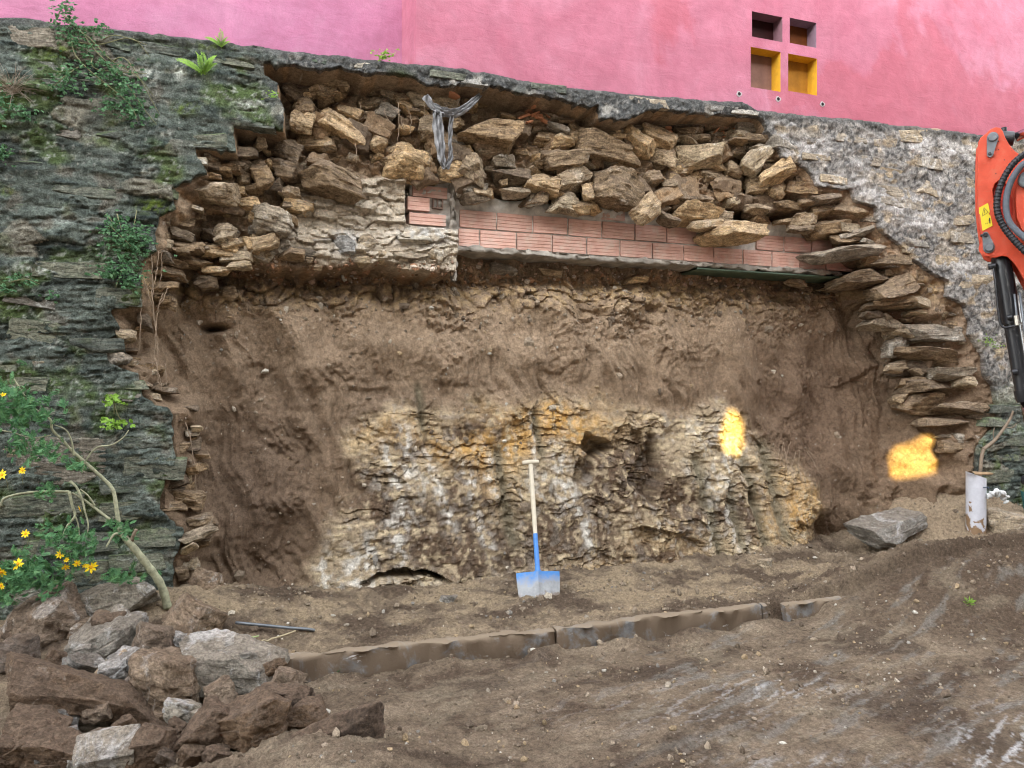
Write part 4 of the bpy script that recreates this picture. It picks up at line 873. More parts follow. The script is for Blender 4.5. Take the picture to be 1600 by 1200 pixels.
# ------------------------------------------------------------------ kerb
M_KERB = None
def kerb_mat():
    m = Mat('kerb_concrete', .9, .15); v = m.coord(); a = m.noise(3.2, 7, .7, v, .4); b = m.noise(60, 5, .7, v)
    c = m.ramp(m.noise(14, 6, .7, v), [(.35, (.15, .15, .15)), (.65, (.27, .27, .265))])
    c = m.mix(m.ramp(a, [(.40, 0.0), (.50, 1.0)]), c, (.16, .118, .082))
    up = m.ramp(m.upz(), [(.35, 0.0), (.8, 1.0)]); c = m.mix(m.math('MULTIPLY', up, .75), c, (.26, .205, .145))
    w = m.ramp(m.noise(7, 5, .7, m.coord((.5, 1, 2.2)), .6), [(.66, 0.0), (.69, 1.0)]); c = m.mix(m.math('MULTIPLY', w, .8), c, (.62, .6, .58))
    return m.out(c, m.bump(b, .5, .006))
M_KERB = kerb_mat()
kerb = tag(empty('kerb', (2.3, KY0, 0)), 'long concrete kerb half buried in soil in front of the bank', 'kerb')
xk = [-.3, .15, 1.95, 3.55, 3.60, 3.74, 4.62]
for i in range(len(xk) - 1):
    if i in (0, 4): continue
    x0, x1 = xk[i] + .006, xk[i + 1] - .006
    nx_ = max(3, int((x1 - x0) / .018)); t = np.linspace(x0, x1, nx_)
    zt_ = .15 + .02 * n2(t * .8, t * 0 + 3, 501) - (.02 if i == 5 else 0)
    prof = [(-.01, -.2), (-.012, .3), (-.008, .8), (-.003, .95), (.010, 1.0), (.05, 1.0), (.09, .9)]
    V = []
    for j, (yy, zz) in enumerate(prof):
        nn = fbm2(t * 7, t * 0 + j * .6, 4, 502 + i); e = np.clip(1 - np.minimum(t - x0, x1 - t) / .01, 0, 1) ** 2 * .6
        V.append(np.stack((t, KY0 + yy + .024 * nn + .012 * e + (.02 * n2(t * 1.7, t * 0, 503)), zt_ * zz + .008 * nn - .01 * e * (zz > .8) - .03 * np.clip(n2(t * 3.1, t * 0 + 9, 505) - .3, 0, 1) * (zz > .8)), 1))
    V = np.concatenate(V) - np.array(kerb.location); F = gridfaces(nx_, len(prof))
    ends = [tuple(j * nx_ for j in range(len(prof)))[::-1], tuple(j * nx_ + nx_ - 1 for j in range(len(prof)))]
    link('kerb_stone', mk_mesh('kerb_stone', V, [tuple(f) for f in F] + ends, True, None, 60), M_KERB, kerb)

# ------------------------------------------------------------------ boulders of the spoil heap
HEAP = 'fallen wall stones in the heap at lower left'
BOULD = [(56,988,116,112,18,'b',"big angular brown boulder with chipped pale corner beside the yellow flowers",.9),
(17,1034,56,70,0,'b',"dark boulder at the left picture edge under the big angular one",.8),(178,946,132,66,6,'g',"grey green lichened boulder with white streaks at the foot of the shrub trunk",.8),
(287,980,88,78,-35,'b',"brown split boulder leaning right beside the shrub trunk",.9),(150,1012,106,82,30,'g',"rounded pale veined boulder in the middle of the heap",.9),
(235,1015,74,64,-15,'b',"medium brown boulder with pale vein right of the rounded veined one",.9),(168,1057,84,44,35,'o',"slanting ochre shard wedged above the long soil covered slab",.7),
(252,1088,116,104,-14,'b',"dark brown wedge shaped boulder in the heap's centre",.9),(350,1048,168,78,-10,'g',"long low grey boulder with white patches at the heap's right",.8),
(338,1092,50,48,20,'b',"small brown stone below the long low grey boulder",.9),(118,1102,258,74,-20,'s',"long tilted soil covered slab across the front of the heap",.55),
(228,1176,68,74,4,'s',"upright flat faced brown block at the bottom of the heap",.7),(150,1186,104,60,8,'g',"whitish stone at the bottom edge under the long slab",.9),
(314,1158,84,100,-12,'s',"soil coated boulder right of the upright flat faced block",.9),(392,1150,116,108,10,'s',"large soil coated boulder in the front of the heap",.9),
(520,1160,158,74,24,'s',"tilted slab with pale broken edge at the heap's right front",.6),(28,1165,100,90,0,'s',"shaded dark boulder at the bottom left corner",.9),
(84,1178,84,70,0,'s',"shaded stone below the long slab near the bottom left corner",.9),(434,1112,84,62,0,'s',"lumpy soil crusted stone above the large soil coated boulder",.9),
(30,942,90,34,4,'p',"flat pale slab behind the big angular boulder under the flowers",.8),(318,922,48,66,-6,'b',"upright brown slab leaning at the toe of the bank",.45),
(126,986,44,36,40,'b',"thin brown sliver between the big angular boulder and the veined one",.7),(442,1078,50,60,-30,'b',"brown stone at the right tip of the long low grey boulder",.9),
(470,1130,70,54,12,'s',"soil crusted lump left of the tilted pale edged slab",.9),(205,1068,40,36,0,'b',"small brown stone beside the slanting ochre shard",.9),(165,1092,50,24,-15,'s',"small crusted lump lying on the long soil covered slab",.8),(300,1020,50,44,0,'b',"small brown boulder behind the long low grey one",.9)]
BMAT = {'b': M_BOULD, 'g': M_BOULDG, 's': M_BOULDS, 'o': M_RUB, 'p': M_SLATEP}
for i, (cx, cy, w, h, rt, tn, lab, dr) in enumerate(BOULD):
    t = float(np.interp(cy, [920, 945, 1060, 1190], [5.0, 4.72, 4.0, 3.42]))
    if i == 20: t = 5.1
    kf = 1.05 if cy < 1100 else 1.08; t -= 0 if cy < 1100 else .10
    sx = w * t / FPX * kf; sz = h * t / FPX * kf; sy = max(.12, dr * (sx * .5 + sz * .5) * 1.1)
    p = WT(cx, cy, t) + np.array((SN, CS, 0)) * sy * .3
    o = add_rock('boulder', p, (sx, sy, sz), BMAT[tn], None, (radians(RNG.uniform(-14, 6)), -radians(rt), -YAW * .6 + radians(RNG.uniform(-14, 14))), 9000 + i * 7, n=40, cuts=13, noise=.04, strata=.03, jit=.24)
    tag(o, lab, 'boulder', HEAP)
SHORT = ['big angular boulder', 'dark edge boulder', 'lichened grey green boulder', 'split brown boulder', 'rounded veined boulder', 'medium brown boulder', 'slanting ochre shard', 'dark wedge boulder', 'long low grey boulder', 'small brown stone', 'long tilted slab', 'upright flat block', 'whitish bottom stone', 'soil coated boulder', 'large soil coated boulder', 'pale edged slab', 'corner boulder', 'shaded stone', 'lumpy crusted stone', 'flat pale slab']
used_l = set(); k = 0
for tr_ in range(400):
    if k >= 44: break
    cx = RNG.uniform(5, 470); cy = RNG.uniform(max(960, 925 + .25 * cx), 1195); t = float(np.interp(cy, [920, 945, 1060, 1190], [5.0, 4.72, 4.0, 3.42])) - .05; q = RNG.uniform(18, 52) * t / FPX
    j = min(range(20), key=lambda i: (BOULD[i][0] - cx) ** 2 + (BOULD[i][1] - cy) ** 2); dx, dy = cx - BOULD[j][0], cy - BOULD[j][1]
    side = ('right of' if dx > 0 else 'left of') if abs(dx) > abs(dy) else ('below' if dy > 0 else 'above')
    tn = str(RNG.choice(['b', 's', 's', 'g'])); lab = 'small %s stone just %s the %s in the heap' % ({'b': 'brown', 's': 'soil coated', 'g': 'grey'}[tn], side, SHORT[j])
    if (j, side) in used_l: continue
    used_l.add((j, side)); o = add_rock('rubble_stone', WT(cx, cy, t), (q * 1.3, q, q * .9), BMAT[tn], None, tuple(RNG.uniform(-.6, .6, 3)), 9500 + k, n=18, cuts=10, noise=.08); tag(o, lab, 'stone', 'small stones in the boulder heap'); k += 1
slab_t = depth_at(1385, .05); p = W(1388., 824., .04)
o = add_rock('boulder', p, (px_w(1385, 118, .05), .42, px_h(1385, 40, .05)), M_BOULDG, None, (radians(14), radians(-8), radians(16)), 9915, n=26, cuts=8, noise=.05, strata=.05)
tag(o, 'large pale grey slab lying at the right toe of the bank', 'boulder')
p = WT(860, 936, 5.62); o = add_rock('stone', p, (.085, .07, .045), M_BOULDG, None, (0, .1, .3), 9911, n=12, cuts=6); tag(o, 'small grey stone leaning on the shovel blade', 'stone')
for j, (cx, cy, w, h, lab) in enumerate(((1565,815,52,40,'brown stone right of the white pipe'),(1530,852,28,20,'small ochre stone at the foot of the white pipe'),(700,936,26,14,'flat grey stone near the dark cavity of the outcrop'),(1195,880,22,16,'grey stone at the toe of the outcrop right of the shovel'),(1366,880,22,16,'brown stone in front of the large pale grey slab'))):
    Yg = -.12; 
    for _ in range(20):
        q = W(float(cx), float(cy), Yg); dz = q[2] - float(ground_Z(np.array([q[0]]), np.array([Yg]))[0]); Yg += np.clip(dz * .7, -.15, .12)
        Yg = min(max(Yg, -1.2), .3)
    o = add_rock('stone', q, (px_w(cx, w, Yg), px_w(cx, w, Yg) * .8, px_h(cx, h, Yg)), M_RUBG if j != 2 else M_BOULDG, None, (0, .1, RNG.uniform(-1, 1)), 9930 + j, n=12, cuts=7); tag(o, lab, 'stone')

# ------------------------------------------------------------------ shovel
M_WOOD = mat_flat('pale_wood', (.56, .50, .39), .6, .3, 0, .12, 20, .1)
M_BLUE = mat_flat('blue_paint', (.05, .20, .55), .45, .4, 0, .2, 30, .1)
def blade_mat():
    m = Mat('worn_steel_blade', .5, .4, .25); v = m.coord(); a = m.noise(14, 7, .7, v)
    tc = m.node('ShaderNodeTexCoord'); sx = m.node('ShaderNodeSeparateXYZ'); m.l.new(tc.outputs['Object'], sx.inputs[0])
    h = m.math('ADD', m.math('MULTIPLY', sx.outputs[2], 3.2), m.math('MULTIPLY', a, .8))
    mud = m.ramp(m.math('ADD', m.math('MULTIPLY', sx.outputs[2], -4.0), m.math('MULTIPLY', m.noise(9, 6, .7, v), 1.6)), [(.62, 0.0), (.78, .85)])
    c = m.mix(m.ramp(h, [(.72, 0.0), (1.12, 1.0)]), m.ramp(a, [(.3, (.24, .25, .26)), (.7, (.42, .43, .44))]), (.07, .22, .52)); c = m.mix(mud, c, (.2, .14, .095))
    return m.out(c, m.bump(m.noise(60, 4, .6, v), .2, .003))
pb = WT(843, 936, 5.62); ptop = W(829., 722., .18)
shovel = tag(empty('shovel', pb), 'blue shovel with pale wooden T handle leaning on the outcrop', 'shovel')
ax = Vector(ptop - pb); Ls = ax.length; zax = ax.normalized(); xax = (Vector((CS, -SN, 0)) - zax * zax.dot(Vector((CS, -SN, 0)))).normalized(); yax = zax.cross(xax)
shovel.rotation_euler = Matrix((xax, yax, zax)).transposed().to_euler()
pm = Ls / 215.0
U, Vv = np.meshgrid(np.linspace(-1, 1, 25), np.linspace(0, 1, 17)); U, Vv = U.ravel(), Vv.ravel()
hw = .160 * (1 - .12 * (1 - Vv) ** 2) * np.where(Vv < .25, 1 - .22 * (1 - Vv / .25) ** 2.2, 1)
Hb = .215
bx = U * hw; bz = -.03 + Vv * (Hb + .01); by = .03 * U * U - .02 + .018 * np.exp(-(U / .10) ** 2) * -1 * (.3 + .7 * Vv) + .015 * (1 - Vv)
by = -by * 1.0
bl_V = np.stack((bx, -by - .01, bz), 1); Fb = gridfaces(25, 17)
b2 = bl_V.copy(); b2[:, 1] += .004; nb_ = len(bl_V)
rim = list(range(25)) + [25 * r + 24 for r in range(1, 17)] + [16 * 25 + c_ for c_ in range(23, -1, -1)] + [25 * r for r in range(15, 0, -1)]
rf = [(rim[i], rim[i] + nb_, rim[(i+1) % len(rim)] + nb_, rim[(i+1) % len(rim)]) for i in range(len(rim))]
link('blade', mk_mesh('blade', np.concatenate((bl_V, b2)), [tuple(f) for f in Fb] + [tuple(f[::-1] + nb_) for f in Fb] + rf, True, None, 50), blade_mat(), shovel)
zs0 = .175
m_ = MB(); m_.tube([(0, -.012, zs0 - .10), (0, -.014, zs0 - .03), (0, -.012, zs0), (0, -.006, zs0 + .04), (0, 0, zs0 + .08), (0, 0, 98 * pm)], [.008, .014, .022, .02, .0185, .018], 12); m_.build('socket', M_BLUE, shovel, True, sharp=50)
m_ = MB()
for sg in (-1, 1): m_.add([(0, -.008, zs0 + .035), (sg * .018, -.008, zs0 + .035), (sg * .055, -.006, zs0 + .004), (sg * .02, -.01, zs0 - .05), (0, -.014, zs0 - .05), (0, .004, zs0 + .035), (sg * .018, .004, zs0 + .035), (sg * .055, .004, zs0 + .004), (sg * .02, .002, zs0 - .05), (0, 0, zs0 - .05)],
    [(0,1,2,3,4), (9,8,7,6,5), (0,5,6,1), (1,6,7,2), (2,7,8,3)])
m_.build('shoulder', M_BLUE, shovel)
m_ = MB(); m_.tube([(0, 0, 97 * pm), (0, 0, 150 * pm), (0, 0, Ls - .02)], [.0165, .018, .0165], 12); m_.build('shaft', M_WOOD, shovel, True, sharp=50)
m_ = MB(); m_.tube([(-.066, 0, Ls - .004), (-.062, 0, Ls - .004), (-.02, 0, Ls), (.02, 0, Ls), (.062, 0, Ls - .004), (.066, 0, Ls - .004)], [.012, .0165, .019, .019, .0165, .012], 12); m_.build('handle', M_WOOD, shovel, True, sharp=50)

# ------------------------------------------------------------------ excavator arm (right edge, close to the camera)
M_ORANGE = mat_flat('orange_red_paint', (.60, .062, .02), .42, .5, 0, .18, 9, .08)
def worn_paint(name, c, dust, chip, rough):
    m = Mat(name, rough, .5); v = m.coord(); a = m.noise(7, 8, .7, v, .4); b = m.noise(34, 6, .7, v); sc = m.noise(9, 4, .6, m.coord((1, 1, 14)), .3)
    k = m.mix(1.0, c, var(m, a, .82, 1.12), 'MULTIPLY'); k = m.mix(m.ramp(a, [(.50, 0.0), (.68, .5)]), k, dust)
    k = m.mix(m.ramp(b, [(.67, 0.0), (.69, 1.0)]), k, chip); k = m.mix(m.ramp(sc, [(.66, 0.0), (.69, .5)]), k, dust)
    return m.out(k, m.bump(b, .12, .004), m.ramp(a, [(.4, rough), (.7, .8)]))
M_ORANGE = worn_paint('worn_orange_paint', (.56, .058, .018), (.34, .15, .09), (.09, .06, .05), .4)
M_BLACK = mat_flat('black_paint', (.015, .016, .019), .35, .5, 0, .2, 10, .05)
M_RUBBER = mat_flat('rubber_hose', (.018, .019, .022), .5, .4, 0, .2, 20, .1)
M_HOSEG = mat_flat('grey_hose_sleeve', (.10, .115, .135), .7, .3, 0, .25, 40, .3)
M_STEEL = mat_flat('grey_pin_steel', (.16, .175, .19), .45, .5, .5, .2, 20, .1)
M_CHROME = mat_flat('chrome_rod', (.55, .55, .56), .12, .5, 1.0, .05, 10, .0)
M_YEL = mat_flat('yellow_sticker', (.70, .55, .03), .5, .3, 0, .05, 20, .02)
TE = 4.7; eo_ = WT(1560, 400, TE); SX = TE / FPX
arm = tag(empty('excavator', eo_, (0, 0, -YAW - radians(27))), 'orange red excavator boom with black hoses and hydraulic cylinder at right edge', 'excavator')
def E(px_, py_, d=0.0): return ((px_ - 1560) * SX * .87, d, (400 - py_) * SX)
def plate(poly, y0, y1, name, mat, parent=arm, holes=(), bev=0.0):
    pts = [Vector(E(a, b)[::2]) for a, b in poly]; edges = [(i, (i + 1) % len(pts)) for i in range(len(pts))]; H = []
    for h in holes:
        b = len(pts); hp = [Vector(E(a, c_)[::2]) for a, c_ in h]; H.append([(v.x, v.y) for v in hp]); pts += hp; edges += [(b + i, b + (i + 1) % len(hp)) for i in range(len(hp))]
    vo, _e, fo, *_ = delaunay_2d_cdt(pts, edges, [], 1, 1e-6)
    vx = np.array([(v.x, v.y) for v in vo]); O = [tuple(p) for p in pts[:len(poly)]]; Fq = []
    for f in fo:
        cc = vx[list(f)].mean(0); q = (np.array([cc[0]]), np.array([cc[1]]))
        if inpoly(*q, O)[0] and not any(inpoly(*q, h)[0] for h in H): Fq.append(tuple(f))
    n = len(vx); V = np.concatenate((np.stack((vx[:, 0], np.full(n, y0), vx[:, 1]), 1), np.stack((vx[:, 0], np.full(n, y1), vx[:, 1]), 1)))
    cn = {(f[i], f[(i+1) % len(f)]) for f in Fq for i in range(len(f))}
    FF = Fq + [tuple(i + n for i in reversed(f)) for f in Fq] + [(b, a, a + n, b + n) for (a, b) in cn if (b, a) not in cn]
    o = link(name, mk_mesh(name, V, FF), mat, parent)
    if bev:
        md = o.modifiers.new('bevel', 'BEVEL'); md.width = bev; md.segments = 3; md.limit_method = 'ANGLE'; md.angle_limit = radians(50)
    return o
PL = [(1529,218),(1533,211),(1541,206),(1548,200),(1556,198),(1563,200),(1567,206),(1570,215),(1576,227),(1585,239),(1596,248),(1612,256),(1650,262),(1720,268),(1800,272),(1800,470),(1720,480),(1660,500),(1622,470),(1605,452),(1598,438),(1590,422),(1582,410),(1574,402),(1566,400),(1556,402),(1548,402),(1541,397),(1537,388),(1534,370),(1531,350),(1528,320),(1527.5,280),(1528,240)]
SLOT = [(1551,296),(1555,286),(1562,281),(1570,285),(1577,296),(1582,315),(1582,335),(1579,350),(1572,346),(1562,335),(1554,318)]
plate(PL, 0, .022, 'side_plate', M_ORANGE, holes=[SLOT], bev=.004)
plate(PL, .16, .182, 'side_plate', M_ORANGE, bev=.004)
plate([(1543,290),(1543,360),(1575,380),(1640,430),(1798,440),(1798,285),(1640,275),(1580,262)], .05, .14, 'web', mat_flat('dark_red_web', (.42, .03, .015), .5), bev=.003)
plate([(1591,260),(1640,268),(1640,420),(1611,380),(1594,365),(1586,345),(1584,310)], -.05, -.002, 'boom_cheek', M_ORANGE, bev=.006)
def pin(px_, py_, r, y0, y1, name='pin', mat=M_STEEL):
    m_ = MB(); a = E(px_, py_); R_ = r * SX
    m_.tube([(a[0], y0, a[2]), (a[0], y0 - .001, a[2]), (a[0], y0 + .004, a[2]), (a[0], y1, a[2])], [R_ * .80, R_ * .86, R_, R_], 20); return m_.build(name, mat, arm, True, sharp=35)
def link_plate(a, ra, b, rb, y0, y1, name):
    A, B = Vector((a[0], -a[1])), Vector((b[0], -b[1])); d = (B - A); L = d.length; th = math.atan2(d.y, d.x); al = math.acos((ra - rb) / L)
    P = [(A.x + ra * cos(th + al + (2*pi - 2*al) * k / 12), -(A.y + ra * sin(th + al + (2*pi - 2*al) * k / 12))) for k in range(13)]
    P += [(B.x + rb * cos(th - al + 2*al * k / 12), -(B.y + rb * sin(th - al + 2*al * k / 12))) for k in range(13)]
    plate(P[::-1], y0, y1, name, M_STEEL, bev=.002)
link_plate((1551,215),9,(1547,240),5,-.016,-.003,'pin_keeper'); pin(1550.5, 214.5, 6.8, -.028, .2); pin(1546.5, 239.5, 2.6, -.024, -.002, 'bolt', M_BLACK)
link_plate((1545,386),9,(1540,366),5,-.016,-.003,'pin_keeper'); pin(1545, 386, 6.6, -.028, .2); pin(1539.5, 366, 3.2, -.028, -.002, 'bolt', M_BLACK)
pin(1602, 289, 13, -.075, .2); pin(1604, 373, 8.5, -.075, .2, 'pin', M_STEEL)
m_ = MB(); m_.tube([E(1532, 366.5, -.012), E(1543, 366, -.012)], 2.0 * SX, 8); m_.build('bolt', M_BLACK, arm, True)
m_ = MB(); m_.tube([E(1545, 386, -.001), E(1545, 386, -.0045)], 13.5 * SX, 24); m_.build('boss', M_ORANGE, arm, True, sharp=40)
def hose(path, r, mat, name, wrap=None):
    P = smooth_path([E(*p) for p in path], 10); m_ = MB(); m_.tube(P, r * SX, 12); h = m_.build(name, mat, arm, True)
    if wrap:
        P2 = smooth_path([E(*p) for p in path], 60); V = []; acc = 0; m_ = MB()
        for i in range(1, len(P2) - 1):
            acc += (P2[i] - P2[i-1]).length
            if acc > wrap * SX:
                acc = 0; t = (P2[i+1] - P2[i-1]).normalized() * .28 * wrap * SX
                m_.tube([P2[i] - t, P2[i] - t * .9, P2[i] + t * .9, P2[i] + t], [r * SX * 1.0, r * SX * 1.12, r * SX * 1.12, r * SX], 12, cap=False)
        m_.build('spiral_wrap', mat, h, True)
hose([(1680,262,-.10),(1630,246,-.12),(1600,251,-.11),(1580,264,-.10),(1566,284,-.09),(1557,308,-.09),(1556,335,-.09),(1566,360,-.09),(1583,384,-.1),(1600,404,-.11),(1640,450,-.12),(1690,490,-.12)], 4.4, M_RUBBER, 'wrapped_hose', 5.2)
hose([(1690,280,-.10),(1640,262,-.12),(1600,265,-.11),(1584,278,-.10),(1573,300,-.09),(1569,325,-.09),(1573,350,-.09),(1585,368,-.1),(1600,383,-.11),(1640,425,-.12),(1690,470,-.12)], 4.6, M_HOSEG, 'hose')
m_ = MB(); m_.tube([E(1588, 212, .09), E(1720, 168, .09)], 7.5 * SX, 16); m_.build('cylinder_rod', M_CHROME, arm, True)
m_ = MB(); m_.tube([E(1556, 214, .09), E(1572, 212, .09), E(1586, 213, .09), E(1587, 213, .09)], [.03, .05, .042, .03], 14); m_.tube([E(1571, 194, .09), E(1572, 212, .09)], 4.2 * SX, 10); m_.build('rod_eye', M_BLACK, arm, True, sharp=40)
m_ = MB(); m_.tube([E(1564, 392, .09), E(1566, 402, .09), E(1571, 430, .09), E(1583, 505, .09)], [.04, .052, .054, .054], 18); m_.build('bucket_cylinder', M_BLACK, arm, True, sharp=40)
m_ = MB(); m_.tube([E(1583, 505, .09), E(1594, 575, .09), E(1600, 612, .09)], [.043, .043, .041], 16); m_.build('cylinder_barrel', M_BLACK, arm, True, sharp=40)
m_ = MB(); m_.tube([E(1599, 609, .09), E(1602, 622, .09), E(1603, 628, .09)], [.048, .048, .04], 16); m_.build('cylinder_gland', M_BLACK, arm, True, sharp=40)
m_ = MB(); m_.tube([E(1602, 624, .09), E(1640, 840, .09)], .024, 14); m_.build('piston_rod', M_CHROME, arm, True)
plate([(1790,275),(2300,120),(2340,300),(1790,468)], .02, .165, 'boom', M_ORANGE, bev=.006)
m_ = MB(); m_.tube(smooth_path([E(1553, 415, .03), E(1556, 440, .02), E(1561, 490, .02), E(1565, 508, .015), E(1572, 512, .01), E(1584, 510, .01), E(1588, 508, .01)], 5), 1.9 * SX, 8); m_.build('oil_line', M_BLACK, arm, True)
m_ = MB(); m_.tube([E(1545, 415, .03), E(1556, 414, .03)], 5 * SX, 10); m_.build('hose_union', M_BLACK, arm, True, sharp=40); m_ = MB(); m_.tube([E(1574, 497, .02), E(1581, 496, .02)], 4.2 * SX, 10); m_.build('hose_union', M_BLACK, arm, True, sharp=40)
m_ = MB(); m_.tube([E(1582, 582, .035), E(1590, 581, .035)], 4.6 * SX, 12); m_.build('port_plug', M_BLACK, arm, True, sharp=40)
m_ = MB(); m_.tube([E(1585, 460, .02), E(1588, 495, .01), E(1590, 508, .01)], 1.6 * SX, 8); m_.tube([E(1593, 458, .02), E(1600, 520, .01), E(1606, 570, .02)], 1.8 * SX, 8); m_.build('steel_line', M_STEEL, arm, True)
m_ = MB(); m_.tube([E(1587, 494, .012), E(1589, 509, .01)], 3.6 * SX, 6); m_.build('fitting', mat_flat('zinc', (.5, .48, .42), .35, .5, .8), arm)
st = plate([(1530,322),(1544,315.5),(1547,330),(1545,333),(1548,336.5),(1551,352),(1535.5,359),(1532,333),(1530,331)], -.0035, -.0008, 'warning_sticker', M_YEL)
m_ = MB()
def ln(a, b, w=.7):
    A, B = Vector((a[0], a[1])), Vector((b[0], b[1])); d = (B - A).normalized() * w * .5; n_ = Vector((-d.y, d.x))
    m_.add([E(*(A - d + n_), -.0048), E(*(B + d + n_), -.0048), E(*(B + d - n_), -.0048), E(*(A - d - n_), -.0048)], [(0, 1, 2, 3)])
T = [(1537.8, 322.5), (1544.3, 330.5), (1534.6, 336)]
for i in range(3): ln(T[i], T[(i + 1) % 3], .6)
ln((1538.8, 326.5), (1538.9, 331), .8); ln((1539, 332.6), (1539.05, 333.2), .8)
ln((1546.3, 340.2), (1546.6, 341.4), 1.6); ln((1546.2, 342.4), (1546.8, 346), 1.7); ln((1545.8, 346), (1546.0, 348), .6); ln((1547.2, 346), (1547.5, 348), .6); ln((1544.9, 343.4), (1548.1, 343), .5)
ln((1539.8, 348.6), (1541.4, 348), .5); ln((1542.4, 347.6), (1544, 347), .5); ln((1539.8, 348.6), (1540.5, 347.5), .4); ln((1544, 347), (1543.2, 348.1), .4)
m_.build('warning_symbols', M_BLACK, st)
m_ = MB()
for (a, b) in ((1560,221),(1560,234),(1569,251),(1577,259),(1556,271)): 
    e = E(a, b); m_ = MB(); m_.tube([(e[0], -.0015, e[2]), (e[0], .004, e[2])], .9 * SX, 6); m_.build('plug', M_BLACK, arm)
# bucket standing behind the mound, only its teal ear shows
M_TEAL = mat_flat('teal_paint', (.02, .09, .085), .5, .4, 0, .3, 10, .1)
bo = W(1612., 800., .02 - .35); bucket = tag(empty('excavator_bucket', (bo[0], bo[1], bo[2])), 'teal digging bucket with round pin eye at the right edge behind the mound', 'bucket')
m_ = MB(); m_.prism([(-.12, .20), (.0, .12), (.25, .28), (.6, .3), (.62, -.3), (.1, -.32), (-.05, -.1)], 0, .02); m_.build('side_plate', M_TEAL, bucket)
m_ = MB(); m_.prism([(-.12, .20), (.0, .12), (.25, .28), (.6, .3), (.62, -.3), (.1, -.32), (-.05, -.1)], .43, .45); m_.build('side_plate', M_TEAL, bucket)
m_ = MB(); m_.box((.12, .0202, -.3), (.6, .4298, -.26)); m_.box((.56, .0202, -.258), (.6, .4298, .28)); m_.build('shell', M_TEAL, bucket)
m_ = MB(); m_.tube([(-.075, -.03, .30), (-.075, .02, .30)], .045, 18); m_.build('pin_eye', M_BLACK, bucket, True, sharp=40)

# ------------------------------------------------------------------ white pipe stub
def pvc_mat():
    m = Mat('white_pvc', .45, .4); v = m.coord(); a = m.noise(5.5, 5, .65, v, .5); tc = m.node('ShaderNodeTexCoord'); sx = m.node('ShaderNodeSeparateXYZ'); m.l.new(tc.outputs['Object'], sx.inputs[0])
    h = m.math('ADD', m.math('MULTIPLY', sx.outputs[2], -1.6), m.math('MULTIPLY', a, 2.0))
    c = m.mix(m.ramp(h, [(.70, 0.0), (.74, 1.0)]), m.ramp(m.noise(20, 5, .7, v), [(.3, (.50, .51, .56)), (.7, (.62, .63, .68))]), (.25, .16, .09))
    return m.out(c, m.bump(a, .1, .01))
PYP = -.22; pz0 = W(1525., 838., PYP); pz1 = W(1526., 742., PYP); rp = 16 * depth_at(1525, PYP) / FPX * .88
pipe = tag(empty('white_pipe', pz0), 'white plastic pipe stub smeared with mud standing in the mound', 'pipe')
Hp = pz1[2] - pz0[2]; m_ = MB(); n = 22; V = []; F = []
for (r_, z0, z1) in ((rp, -.15, Hp), (rp * .93, Hp, .2)):
    pass
rings = [(rp, -.15), (rp, .1), (rp, .3), (rp, Hp), (rp * .93, Hp), (rp * .93, .3)]
for r_, zz in rings: V += [(r_ * cos(2*pi*k/n), r_ * sin(2*pi*k/n), zz - .03 * cos(2*pi*k/n + .6) * (zz > .35)) for k in range(n)]
F = [(i*n+k, i*n+(k+1) % n, (i+1)*n+(k+1) % n, (i+1)*n+k) for i in range(len(rings)-1) for k in range(n)]
link('tube', mk_mesh('tube', np.array(V), F, True, None, 40), pvc_mat(), pipe)
M_CLOTH = mat_flat('white_rag', (.6, .61, .6), .9, .1, 0, .1, 30, .4)
m_ = MB(); m_.tube([(.03, -rp - .004, Hp - .19), (.06, -rp - .02, Hp - .18)], .026, 12); m_.build('spigot', M_CLOTH, pipe, True, sharp=40)
m_ = MB(); P = smooth_path([(.045, -rp - .03, Hp - .17), (.09, -rp - .05, Hp - .14), (.13, -rp - .03, Hp - .18), (.17, -rp - .05, Hp - .15), (.21, -rp - .02, Hp - .2), (.24, -rp - .03, Hp - .25)], 6)
m_.tube(P, [.022 + .009 * sin(i * 1.3) for i in range(len(P))], 8); P = smooth_path([(.2, -rp - .03, Hp - .18), (.24, -rp - .04, Hp - .2), (.27, -rp - .03, Hp - .2)], 5); m_.tube(P, .013, 7); m_.build('rag_knot', M_CLOTH, pipe, True)
m_ = MB(); m_.tube(smooth_path([(-.02, -rp - .006, Hp - .105), (.03, -rp - .012, Hp - .105), (.07, -rp + .01, Hp - .12)], 5), .004, 6); m_.build('wire', mat_flat('dark_blue_wire', (.02, .04, .09), .5), pipe, True)
m_ = MB(); V, F = rough_bar(-.13, .105, -.05, .05, 0, .022, 610, .012, .006); link('wood_chip', mk_mesh('wood_chip', V + np.array((0, -.02, Hp + .005)), F, True), mat_flat('weathered_wood', (.32, .22, .13), .9, .1, 0, .4, 12, .5), pipe).rotation_euler = (0, .05, 0)
M_STICK = mat_flat('dry_branch', (.24, .19, .14), .9, .1, 0, .35, 20, .5)
bb = W(1531., 745., -.12); br = tag(empty('dead_branch', bb), 'bare forked dead branch behind the white pipe', 'branch')
def bp(a, b, Y): return tuple(W(float(a), float(b), Y) - bb)
m_ = MB(); m_.tube(smooth_path([bp(1530,770,-.12), bp(1533,720,-.12), bp(1537,702,-.12)], 4), .016, 8); m_.build('main_stem', M_STICK, br, True)
m_ = MB(); m_.tube(smooth_path([bp(1536,702,-.12), bp(1552,690,-.14), bp(1566,673,-.17), bp(1578,655,-.2), bp(1583,642,-.22)], 5), np.linspace(.018, .009, 21), 8); m_.build('fork', M_STICK, br, True)
